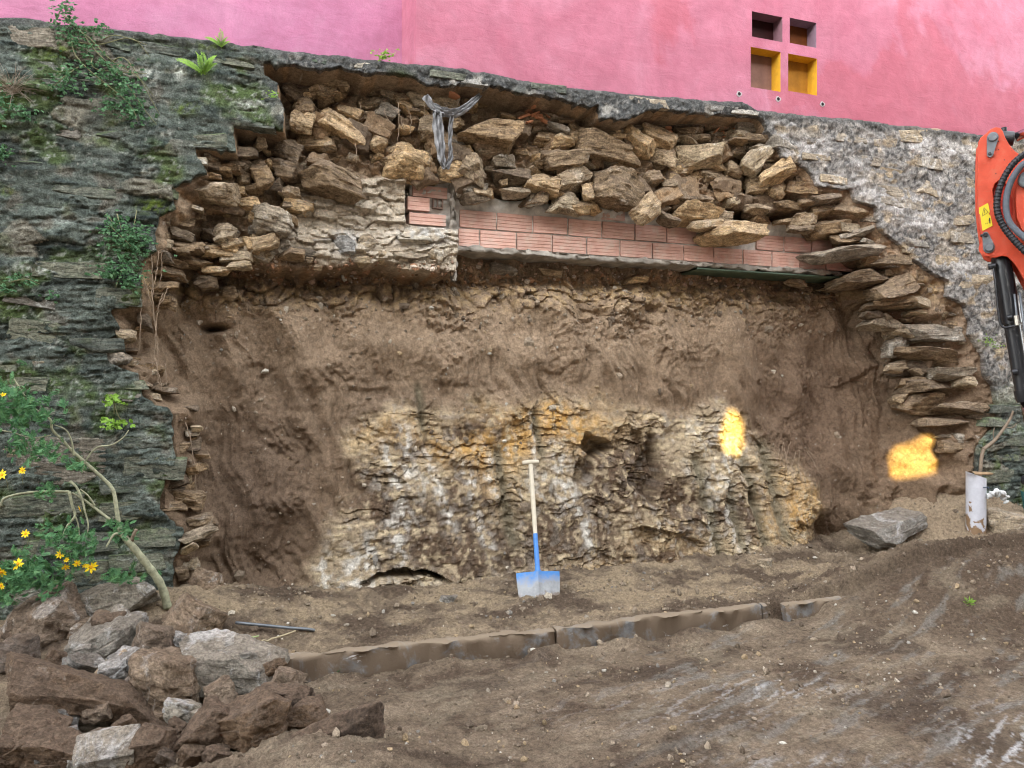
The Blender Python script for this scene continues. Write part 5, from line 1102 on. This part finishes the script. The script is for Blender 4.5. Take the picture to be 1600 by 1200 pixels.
m_ = MB(); m_.tube(smooth_path([bp(1573,668,-.18), bp(1582,668,-.2), bp(1588,662,-.22)], 4), .005, 6); m_.build('twig', M_STICK, br, True); m_ = MB(); m_.tube(smooth_path([bp(1553,688,-.14), bp(1552,678,-.15), bp(1554,668,-.16)], 4), .005, 6); m_.build('twig', M_STICK, br, True)

# ------------------------------------------------------------------ plants
def leaf_mat(name, cols, tr=.25):
    m = Mat(name, .6, .3); v = m.coord(); a = m.noise(30, 4, .6, v)
    c = m.ramp(a, [(.25 + .5 * i / (len(cols) - 1), q) for i, q in enumerate(cols)]); m.out(c)
    t = m.node('ShaderNodeBsdfTranslucent'); m.l.new(c, t.inputs[0]); mx = m.node('ShaderNodeMixShader'); mx.inputs[0].default_value = tr
    m.l.new(m.b.outputs[0], mx.inputs[1]); m.l.new(t.outputs[0], mx.inputs[2]); m.l.new(mx.outputs[0], m.n['Material Output'].inputs[0])
    return m.m
M_LEAF = leaf_mat('creeper_leaf', [(.05, .13, .06), (.10, .22, .10), (.17, .30, .14)])
M_LEAFD = leaf_mat('shrub_leaf', [(.05, .15, .07), (.11, .26, .11), (.20, .36, .14)])
M_FERN = leaf_mat('fern_leaf', [(.14, .28, .03), (.24, .42, .06), (.34, .5, .10)])
M_DRY = leaf_mat('dry_grass', [(.26, .20, .15), (.38, .31, .24), (.48, .41, .33)], .1)
M_STEM = mat_flat('plant_stem', (.20, .20, .11), .8, .2, 0, .3, 30, .2)
M_BARK = mat_flat('pale_green_bark', (.33, .33, .22), .9, .1, 0, .5, 30, .9)
M_PETAL = mat_flat('yellow_petal', (.90, .66, .02), .6, .2, 0, .1, 40, .05)
M_ROOT = mat_flat('root_fibre', (.33, .25, .18), .9, .1, 0, .3, 30, .3)
rv = lambda s=1.0: Vector((RNG.normal(0, s), RNG.normal(0, s), RNG.normal(0, s)))
def leaf(mb, p, d, L, w, nrm=None, fold=.15):
    d = Vector(d).normalized(); nrm = Vector(nrm) if nrm is not None else rv(1) + Vector((0, -1, .6)); s_ = d.cross(nrm)
    s_ = s_.normalized() if s_.length > 1e-6 else d.orthogonal().normalized(); n_ = s_.cross(d)
    p = Vector(p)
    mb.add([p, p + d * L * .28 + s_ * w * .42 + n_ * fold * w, p + d * L * .62 + s_ * w * .45 + n_ * fold * w, p + d * L - n_ * fold * w * .6, p + d * L * .62 - s_ * w * .45 + n_ * fold * w, p + d * L * .28 - s_ * w * .42 + n_ * fold * w, p + d * L * .5],
           [(0, 1, 6), (1, 2, 6), (2, 3, 6), (3, 4, 6), (4, 5, 6), (5, 0, 6)])
def creeper(name, label, Y, paths, clumps, lsize=.022, cat='plant', mat=None, nst=0):
    o0 = W(float(clumps[0][0]), float(clumps[0][1]), Y); root = tag(empty(name, o0), label, cat)
    for pth in paths:
        P = [Vector(W(float(a), float(b), Y - RNG.uniform(.02, .09))) - Vector(o0) for a, b in pth]; P[0].y += .08
        m_ = MB(); P = smooth_path(P, 5); m_.tube(P, np.linspace(.0045, .002, len(P)), 5); m_.build('stem', M_STEM, root, True)
    mb = MB()
    for (cx, cy, rx, ry, n) in clumps:
        c0 = Vector(W(float(cx), float(cy), Y)) - Vector(o0); ax_ = px_w(cx, rx, Y); az_ = px_h(cx, ry, Y)
        for _ in range(n):
            a = RNG.normal(0, .5, 2); p = c0 + Vector((a[0] * ax_, -abs(RNG.normal(.05, .04)), a[1] * az_))
            if RNG.random() < .75:
                d0 = rv(.6) + Vector((0, -.3, -.3))
                for q in (-1, 0, 1): leaf(mb, p, d0 + Vector((q * .8, 0, -.1 * abs(q))), lsize * RNG.uniform(.7, 1.3), lsize * RNG.uniform(.55, .85))
            else: leaf(mb, p, rv(.8) + Vector((0, -.3, .2)), lsize * RNG.uniform(.7, 1.4), lsize * RNG.uniform(.5, .8))
    lv = mb.build('leaves', mat or M_LEAF, root); lv['kind'] = 'stuff'
    return root
creeper('creeper', 'tangled green creeper hanging from the wall top at upper left', 0.0,
    [[(95,15),(120,40),(150,80),(190,120),(225,170),(245,195)],[(100,25),(140,60),(175,95),(215,120),(240,150)],[(110,40),(115,80),(140,110),(200,160),(215,190)],[(90,50),(150,70),(205,60),(235,90)],[(150,60),(180,55),(230,70)],[(130,90),(100,120),(80,140)],[(145,75),(143,100),(160,110),(230,115)],[(170,90),(200,95),(250,180)],[(85,20),(100,8),(118,14)]],
    [(105,30,26,22,60),(120,60,34,24,90),(140,85,30,22,50),(165,115,34,22,70),(190,130,34,26,80),(208,165,30,26,100),(215,185,22,16,40),(115,125,34,26,60),(95,140,24,18,30),(170,165,24,16,36),(150,50,26,18,36),(100,12,16,10,16)], .021)
creeper('creeper', 'compact leafy clump at the left lip of the hole beside the hanging roots', 0.0, [[(165,345),(185,365),(205,385)],[(180,330),(190,360)],[(150,370),(175,350),(165,335)],[(212,320),(210,350)]], [(195,372,40,26,120),(212,385,26,20,70),(180,352,22,16,36),(222,372,20,22,40)], .022)
creeper('creeper', 'lower leafy clump above the dark rounded facing stone at the left lip', 0.0, [[(190,405),(188,430),(180,450)]], [(190,428,40,18,100),(196,412,22,14,40),(205,440,22,14,40),(170,425,22,12,24)], .022)
creeper('creeper', 'sparse leaf sprigs at the left picture edge level with the pale slab', 0.0, [[(5,440),(40,436),(62,444)]], [(14,452,24,8,26),(28,436,22,10,30),(54,444,12,6,14),(80,462,14,8,14)], .018)
creeper('creeper', 'small leafy clump at the left picture edge below the dry tuft', 0.0, [[(0,230),(15,240)]], [(6,242,18,16,50),(42,182,26,10,40),(12,168,26,20,50)], .02)
creeper('moss_tuft', 'tiny bright green tuft on the lip left of the dark overhang', -.01, [[(410,148),(420,152)]], [(424,154,12,6,26)], .012, mat=M_FERN)
creeper('moss_tuft', 'bright green tuft on the wall top below the house corner', .02, [[(590,92),(606,88)]], [(600,91,16,5,50)], .018, mat=M_FERN)
creeper('moss_tuft', 'green tuft on the right wall face near the excavator cylinder', 0.0, [[(1540,530),(1556,540)]], [(1540,532,14,10,40),(1554,540,6,5,12)], .014, mat=M_FERN)
def fern(label, px_, py_, Y, n, L):
    o0 = W(float(px_), float(py_), Y); root = tag(empty('fern', o0), label, 'fern')
    for i in range(n):
        a = radians(np.interp(i, [0, n - 1], [-48, 34]) + RNG.normal(0, 6)); l = L * RNG.uniform(.65, 1.1)
        P = [Vector((0, 0, 0))]; d = Vector((sin(a), -.55, cos(a) + .15)).normalized()
        for k in range(9): d = (d + Vector((sin(a) * .05, -.02, -.10))).normalized(); P.append(P[-1] + d * l / 9)
        m_ = MB(); m_.tube(P, np.linspace(.002, .0008, 10), 4)
        for k in range(1, 10):
            t = (P[k] - P[k-1]).normalized(); s_ = t.cross(Vector((0, -1, .5))).normalized(); w = l * .17 * sin(pi * (k + .8) / 11.5)
            for sg in (-1, 1):
                leaf(m_, P[k], s_ * sg + t * .35, w, w * .42, Vector((0, -1, .6)), .05); leaf(m_, (P[k] + P[k-1]) / 2, s_ * sg + t * .35, w, w * .42, Vector((0, -1, .6)), .05)
        m_.build('frond', M_FERN, root)
fern('larger bright green fern below the small one on the upper left wall', 318, 118, .0, 7, .19)
fern('small yellow green fern at the wall top against the pink wall', 346, 74, -.0, 5, .12)
def tuft(name, label, px_, py_, Y, n, L, mat, spread=1.0, cat='grass', wd=.0016):
    o0 = W(float(px_), float(py_), Y); root = tag(empty(name, o0), label, cat); m_ = MB()
    for i in range(n):
        d = Vector((RNG.normal(.15, .6) * spread, -abs(RNG.normal(.35, .2)), RNG.normal(.5, .35))).normalized(); P = [Vector((RNG.normal(0, .02), 0, RNG.normal(0, .015)))]; l = L * RNG.uniform(.5, 1.1)
        for k in range(5): d = (d + Vector((0, 0, -.16))).normalized(); P.append(P[-1] + d * l / 5)
        m_.tube(P, np.linspace(wd, wd * .4, 6), 3, cap=False)
    b = m_.build('blades', mat, root); b['kind'] = 'stuff'; return root
tuft('grass_tuft', 'dry straw coloured grass tuft on the wall at the left edge', 18, 142, -.01, 70, .21, M_DRY)
# feathery yellow-flowered shrub growing from the heap
sb = W(255., 930., -.28); shrub = tag(empty('flowering_shrub', sb), 'spindly yellow flowered shrub with bent pale trunk above the boulder heap', 'shrub')
def sp(a, b, Y=-.25): return Vector(W(float(a), float(b), Y)) - Vector(sb)
def branch(pts, r0, r1, name='branch', mat=None):
    P = smooth_path([sp(*p) for p in pts], 6); m_ = MB(); m_.tube(P, [max(.001, r0 + (r1 - r0) * i / (len(P) - 1)) * (1 + .08 * sin(i * 1.9)) for i in range(len(P))], 9); return m_.build(name, mat or M_BARK, shrub, True)
branch([(262,950,-.26),(252,915,-.28),(232,885,-.30),(208,855,-.32),(195,840,-.32)], .026, .020, 'trunk')
branch([(204,852,-.31),(208,838,-.33),(213,827,-.34)], .014, .009, 'cut_stub', M_STICK)
branch([(195,842,-.32),(180,834,-.34),(165,856,-.36)][:2] + [(166,855,-.36)], .010, .005)
branch([(190,840,-.30),(185,815,-.28),(182,795,-.27),(176,765,-.26),(158,745,-.25),(130,720,-.25),(108,700,-.26),(100,690,-.27),(82,672,-.28),(78,655,-.29),(50,635,-.30),(30,605,-.3),(20,590,-.3)], .014, .004)
branch([(172,812,-.27),(150,795,-.26),(130,780,-.25),(112,770,-.26)], .009, .005)
branch([(108,768,-.27),(80,768,-.28),(40,770,-.3),(8,778,-.3),(0,790,-.3),(-14,800,-.3)], .008, .006)
branch([(110,752,-.28),(120,762,-.3),(128,780,-.3),(133,800,-.3),(138,820,-.3),(136,835,-.3)], .008, .003)
branch([(108,768,-.27),(113,790,-.28),(117,806,-.28),(105,822,-.28),(98,838,-.28)], .009, .005)
branch([(117,806,-.28),(122,818,-.28),(124,838,-.28)], .005, .003)
branch([(128,738,-.26),(133,722,-.27),(150,700,-.28),(175,695,-.3),(192,684,-.31),(201,672,-.31)], .006, .003)
branch([(115,712,-.26),(112,690,-.28),(103,672,-.3),(85,664,-.3)], .006, .003)
branch([(80,680,-.28),(50,684,-.3),(20,676,-.3),(-10,670,-.3)], .004, .003)
branch([(148,790,-.27),(138,775,-.28),(125,764,-.28)], .006, .004)
def spray(cx, cy, rx, ry, n, L, Y=-.3, mat=None):
    m_ = MB()
    for _ in range(int(n * 1.5)):
        p = sp(cx + RNG.normal(0, rx * .45), cy + RNG.normal(0, ry * .45), Y + RNG.normal(0, .05))
        d = Vector((RNG.normal(0, .8), RNG.normal(-.3, .5), RNG.normal(.35, .6))).normalized(); s_ = d.cross(Vector((0, -1, .3)) + rv(.3)).normalized(); l = L * RNG.uniform(.6, 1.2)
        leaf(m_, p, d, l, l * .16, None, .05)
        for k in range(1, 6):
            q = p + d * l * k / 6.5
            for sg in (-1, 1): leaf(m_, q, d * .9 + s_ * sg * .75, l * .42 * (1.1 - k * .1), l * .10, None, .05)
    o = m_.build('foliage', mat or M_LEAFD, shrub); o['kind'] = 'stuff'
for a in ((30,630,50,36,46,.075),(25,660,50,26,36,.075),(60,640,40,26,26,.07),(60,700,36,22,26,.07),(25,705,40,20,20,.07),(85,715,24,14,14,.06),(115,730,16,10,22,.05),(80,770,16,14,18,.06),(80,840,22,16,24,.065),(125,845,36,20,44,.065),(120,870,30,20,26,.07),(185,830,24,16,26,.06),(55,890,50,24,70,.07),(25,905,40,22,44,.075),(75,915,30,18,30,.07),(185,905,36,14,20,.075),(10,930,30,12,24,.08),(205,840,10,10,8,.05),(10,625,20,30,16,.08)): spray(*a)
creeper('weed', 'feathery green weed growing from the wall face below the pale flat stone', -.03, [[(175,655),(178,630),(168,615)],[(200,670),(185,650),(178,625)]], [(175,625,16,12,26),(190,662,18,8,16),(170,660,10,8,10)], .03, mat=M_FERN)
for i, (fx, fy, s_, Y) in enumerate(((28,881,1.2,-.36),(142,886,1.3,-.36),(94,866,.9,-.36),(120,880,.8,-.36),(102,886,.8,-.36),(133,884,.6,-.34),(40,834,.9,-.36),(125,795,.7,-.33),(3,742,1.1,-.36),(35,735,.8,-.36),(4,617,.8,-.34),(2,894,1.1,-.38),(2,915,.8,-.38),(104,875,.6,-.35))):
    r_ = .029 * s_; c0 = sp(fx, fy, Y); nrm = (Vector((0, -1, .25)) + rv(.45)).normalized(); u_ = nrm.orthogonal().normalized(); v_ = nrm.cross(u_); fl = empty('flower'); fl.parent = shrub; fl.location = c0
    npet = 8
    for k in range(npet):
        a = 2 * pi * k / npet + RNG.normal(0, .12); d = u_ * cos(a) + v_ * sin(a); m_ = MB(); leaf(m_, d * r_ * .15, d - nrm * -.15, r_ * RNG.uniform(.8, 1.05), r_ * .42, nrm, .06); m_.build('petal', M_PETAL, fl)
    m_ = MB(); m_.tube([Vector((0,0,0)), nrm * .006], [r_ * .3, r_ * .2], 8); m_.build('flower_centre', mat_flat('flower_centre', (.75, .36, .01), .8) if i == 0 else bpy.data.materials['flower_centre'], fl)
    m_ = MB(); P = smooth_path([Vector((0, .004, -.004)), Vector((RNG.normal(0, .01), .03, -.03)), Vector((RNG.normal(.01, .02), .06, -.09))], 4); m_.tube(P, .0016, 5); m_.build('flower_stalk', M_STEM, fl, True)

def gpt(cx, cy):                  # ground point on a sight line
    lo, hi = 2.6, 9.0
    for _ in range(40):
        t = (lo + hi) / 2; q = WT(cx, cy, t)
        if q[2] > float(ground_Z(np.array([q[0]]), np.array([q[1]]))[0]): lo = t
        else: hi = t
    return q
def ground_weed(label, cx, cy, n, L, mat):
    p = gpt(cx, cy); root = tag(empty('weed', p), label, 'weed'); m_ = MB()
    for _ in range(n):
        d = Vector((RNG.normal(0, .7), RNG.normal(-.1, .6), abs(RNG.normal(.5, .3)))).normalized(); leaf(m_, rv(.008), d, L * RNG.uniform(.6, 1.2), L * .16, None, .1)
        if RNG.random() < .6: leaf(m_, d * L * .5, d + rv(.6), L * .4, L * .09)
    o = m_.build('leaves', mat, root); o['kind'] = 'stuff'
ground_weed('small grey green weed at the toe of the bank beside the upright slab', 300, 958, 34, .075, M_LEAF)
ground_weed('tiny bright green weed on the dark mound at the right', 1513, 942, 20, .05, M_FERN)
tw = gpt(492, 1052); twg = tag(empty('leafy_twig', tw), 'torn green leafy twig lying in front of the kerb', 'twig')
m_ = MB(); m_.tube(smooth_path([(-.13, .02, .03), (-.05, .0, .05), (.05, .01, .07), (.11, .03, .09)], 5), .005, 6); m_.build('stem', mat_flat('green_stem', (.16, .24, .09), .7), twg, True)
m_ = MB()
for (a, d, L) in (((.0,0,.06),(.6,-.4,-.5),.08),((.06,0,.07),(.9,-.2,.2),.07),((.03,0,.06),(.2,-.5,-.8),.07),((.1,.02,.08),(.8,-.3,-.6),.05),((-.06,0,.05),(-.2,-.4,.8),.06),((.12,-.04,.0),(.3,-.5,.5),.05)): leaf(m_, a, d, L, L * .34)
o = m_.build('leaves', M_LEAFD, twg); o['kind'] = 'stuff'
def ground_stick(name, label, a, b, r, mat, cat='stick', lift=.01, sag=0.0):
    A, B = Vector(gpt(*a)), Vector(gpt(*b)); P = []
    for i in range(11):
        t = i / 10; q = A.lerp(B, t); q.z = max(q.z, float(ground_Z(np.array([q.x]), np.array([q.y]))[0])) + lift + r + sag * sin(t * pi * 2); q += Vector((0, 0, 0)); P.append(q - A)
    m_ = MB(); m_.tube(P, r, 8); o = m_.build(name, mat, None, True, loc=A); tag(o, label, cat); return o
ground_stick('metal_rod', 'thin grey rod lying on the soil at the toe of the bank', (368, 978), (492, 990), .010, M_STEEL, 'rod')
ground_stick('cut_stem', 'thin pale green cut stem lying beside the grey boulder', (326, 1006), (404, 1000), .0045, mat_flat('green_stem_pale', (.33, .42, .18), .7), 'stem', .02, .012)
ground_stick('stick', 'short dry stick crossing the soil near the kerb end', (398, 1016), (462, 992), .005, mat_flat('straw_stick', (.42, .35, .22), .8), 'stick', .02)
bfr = gpt(462, 1078); m_ = MB(); o = add_rock('brick_fragment', (bfr[0], bfr[1], bfr[2] + .01), (.075, .06, .05), mat_flat('red_brick_chip', (.52, .24, .18), .9, .1, 0, .15, 20), None, (.1, .4, .5), 9961, n=8, cuts=4); tag(o, 'reddish brick fragment on the soil beside the boulder heap', 'brick piece')

# hanging roots at the left lip and in the soil face
def roots(label, base, lines, r=.003):
    b0 = W(float(base[0]), float(base[1]), base[2]); root = tag(empty('hanging_roots', b0), label, 'roots')
    for L in lines:
        P = smooth_path([Vector(W(float(a), float(b), y)) - Vector(b0) for a, b, y in L], 7); P = [p + rv(.003) for p in P]; m_ = MB(); m_.tube(P, np.linspace(r * 1.2, r * .5, len(P)), 5); m_.build('root', M_ROOT, root, True)
roots('pale hanging roots at the left lip of the hole', (240, 400, .05), [[(248,380,.06),(246,420,.04),(238,455,.03),(240,480,.04),(243,520,.05),(240,560,.06),(238,580,.06)],[(210,400,.02),(225,440,.02),(238,478,.03),(242,500,.04)],[(236,395,.04),(238,440,.04),(240,490,.04),(246,540,.05),(246,590,.06),(256,608,.06)],[(262,450,.05),(250,475,.04),(242,490,.04)],[(222,470,.02),(221,500,.03),(218,550,.04)],[(255,460,.05),(247,485,.04),(243,530,.05)],[(252,385,.07),(252,420,.06),(250,450,.05)],[(240,570,.06),(232,575,.06),(224,568,.05)],[(258,570,.08),(260,590,.08),(262,608,.07)],[(242,560,.05),(250,590,.06),(252,608,.06)],[(290,660,.08),(300,700,.09),(306,760,.1),(308,800,.1)]])
for lab, lines in (('thin pale rootlets dangling from the soil right of the tall groove', [[(1224,690),(1220,720),(1214,755)],[(1235,690),(1228,720),(1240,745),(1242,770)],[(1246,705),(1262,705),(1275,715)],[(1250,703),(1248,730),(1256,760)],[(1262,706),(1275,730),(1282,748)],[(1225,700),(1232,735),(1222,760)],[(1218,700),(1212,730)],[(1244,706),(1235,735)]]),
                   ('fine rootlets hanging among the core stones left of the grey plastic strip', [[(622,160),(623,200),(620,225)],[(612,165),(625,180),(632,205)],[(635,165),(642,185),(640,210)],[(664,165),(663,190)],[(556,225),(558,255)],[(563,160),(563,180)],[(600,170),(606,190)]])):
    pts_ = []
    for L in lines:
        q = []
        for a, b in L:
            w = bank_at(a, b) if b > 500 else W(float(a), float(b), .10); q.append((a, b, float(w[1]) - (.04 if b > 500 else 0)))
        pts_.append(q)
    roots(lab, (lines[0][0][0], lines[0][0][1], pts_[0][0][2]), pts_, .0022)
# grey plastic strip caught between the core stones
M_TARP = mat_flat('grey_plastic', (.27, .27, .275), .85, .1, 0, .4, 25, .6)
tb = W(690., 180., .06); tarp = tag(empty('plastic_strip', tb), 'torn grey plastic strip hanging between the upper core stones', 'plastic sheet')
def ribbon(pts, wds, name, seed):
    P = smooth_path([Vector(W(float(a), float(b), y)) - Vector(tb) for a, b, y in pts], 8); n = len(P); wd = np.interp(np.linspace(0, 1, n), np.linspace(0, 1, len(wds)), wds); V = []; K = 9
    for i in range(n):
        t = (P[min(i+1, n-1)] - P[max(i-1, 0)]).normalized(); s_ = t.cross(Vector((0, 1, 0))).normalized()
        for k in range(K):
            u = k / (K - 1) - .5; V.append(P[i] + s_ * u * wd[i] * SXM + Vector((0, .018 * sin(u * 17 + i * .12 + seed) + .01 * sin(i * .9 + k), 0)))
    me = mk_mesh(name, np.array(V), gridfaces(K, n), True); o = link(name, me, M_TARP, tarp); md = o.modifiers.new('thickness', 'SOLIDIFY'); md.thickness = .002; return o
SXM = depth_at(690, .06) / FPX
ribbon([(664,150,.04),(675,165,.03),(692,175,.02),(710,177,.02),(728,168,.03),(742,156,.06),(750,148,.1)], [16,12,14,13,11,10,6], 'fold', 0)
ribbon([(682,172,.02),(684,195,.02),(688,225,.02),(691,250,.02),(696,264,.03)], [10,16,14,11,8], 'strand', 2)
ribbon([(706,176,.03),(704,200,.03),(703,225,.03),(704,245,.03),(697,264,.03)], [5,7,6,9,8], 'strand', 4)
# terracotta shards under the coping
sc_ = W(850., 175., .22); sh = tag(empty('shard_cluster', sc_), 'pocket of broken terracotta shards under the wall top', 'rubble')
M_SHARD = mat_flat('terracotta_shard', (.48, .22, .12), .9, .1, 0, .3, 10, .3)
for k in range(36):
    a = (RNG.normal(850, 24), RNG.normal(178, 11)) if k < 26 else ((RNG.uniform(1040, 1170), RNG.normal(205, 6)) if k < 36 else (RNG.uniform(440, 700), RNG.normal(427, 5)))
    p = Vector(W(float(a[0]), float(a[1]), RNG.uniform(.16, .30) if k < 36 else .34)) - Vector(sc_)
    o = link('shard', rock_mesh((RNG.uniform(.05, .13), .05, RNG.uniform(.012, .03)), 9970 + k, n=3, cuts=3), M_SHARD, sh, p, tuple(RNG.normal(0, .5, 3)))
o = add_rock('tile_piece', W(702., 145., .12), (.16, .1, .03), M_SHARD, None, (0, .35, .2), 9990, n=8, cuts=3); tag(o, 'orange tile piece jutting out above the grey plastic strip', 'tile')

# ------------------------------------------------------------------ loose pebbles and clods (uncountable)
def ico():
    t = (1 + 5 ** .5) / 2; V = np.array([(-1,t,0),(1,t,0),(-1,-t,0),(1,-t,0),(0,-1,t),(0,1,t),(0,-1,-t),(0,1,-t),(t,0,-1),(t,0,1),(-t,0,-1),(-t,0,1)], float); V /= np.linalg.norm(V[0])
    F = np.array([(0,11,5),(0,5,1),(0,1,7),(0,7,10),(0,10,11),(1,5,9),(5,11,4),(11,10,2),(10,7,6),(7,1,8),(3,9,4),(3,4,2),(3,2,6),(3,6,8),(3,8,9),(4,9,5),(2,4,11),(6,2,10),(8,6,7),(9,8,1)]); return V, F
IV, IF = ico()
def scatter(name, P, S, C, label):
    n = len(P); J = IV[None] * (1 + RNG.uniform(-.35, .35, (n, 12, 1))) * S[:, None, None] * RNG.uniform(.55, 1.25, (n, 1, 3))
    V = (J + P[:, None]).reshape(-1, 3); F = (IF[None] + (np.arange(n) * 12)[:, None, None]).reshape(-1, 3)
    o = link(name, mk_mesh(name, V, F, False, np.repeat(C, 12, 0)), M_PEB); tag(o, label, 'gravel', kind='stuff'); return o
PAL = np.array([(.30, .24, .175), (.22, .172, .125), (.44, .38, .30), (.54, .50, .43), (.17, .13, .095), (.38, .285, .175), (.26, .24, .21)])
n = 15000; X = RNG.uniform(-.6, 8.0, n); Y = RNG.uniform(-2.6, .3, n); dens = .25 + .75 * sst(-.2, .5, fbm2(X * 1.8, Y * 2.2, 3, 701)); kp = RNG.random(n) < dens; X, Y = X[kp], Y[kp]
S = np.minimum(.0036 * np.exp(RNG.normal(.25, .7, len(X))), .030); ci = RNG.choice(len(PAL), len(X), p=[.30, .26, .06, .03, .2, .11, .04])
scatter('pebbles', np.stack((X, Y, ground_Z(X, Y) + S * .3), 1), S, PAL[ci] * RNG.uniform(.75, 1.2, (len(X), 1)), 'loose pebbles and clods strewn over the soil')
n = 9000; cxs = RNG.uniform(280, 1460, n); cys = RNG.uniform(425, 920, n); kp = RNG.random(n) < (.12 + .88 * np.exp(-((cys - 468) / 50) ** 2)); cxs, cys = cxs[kp], cys[kp]
X, Z = W(cxs, cys, .42); Yb, db, fb, _ = bank_Y(X, Z); kp = (db > .05) & (fb['rub'] < .1); X, Z, Yb = X[kp], Z[kp], Yb[kp]
S = np.minimum(.0045 * np.exp(RNG.normal(.3, .75, len(X))), .04); ci = RNG.choice(len(PAL), len(X), p=[.3, .26, .12, .05, .17, .08, .02])
scatter('embedded_gravel', np.stack((X, Yb + S * .1, Z), 1), S, PAL[ci] * RNG.uniform(.8, 1.15, (len(X), 1)), 'small stones and clods stuck in the soil face')

n = 900; cxs = RNG.uniform(300, 1290, n); cys = np.interp(cxs, [300, 450, 570, 706, 716, 1000, 1290], [416, 428, 424, 432, 420, 430, 436]) + RNG.normal(-4, 8, n)
X, Z = W(cxs, cys, .38); Yb, db, fb, _ = bank_Y(X, Z); S = np.minimum(.006 * np.exp(RNG.normal(.35, .55, len(X))), .032); P3 = np.array([(.50, .34, .25), (.34, .22, .14), (.44, .25, .15), (.56, .46, .37), (.25, .17, .11)])
scatter('crumbly_layer', np.stack((X, Yb - S * .2, Z), 1), S, P3[RNG.choice(5, len(X))] * RNG.uniform(.7, 1.15, (len(X), 1)), 'crumbly pinkish rubble layer under the masonry and the brick ledge')
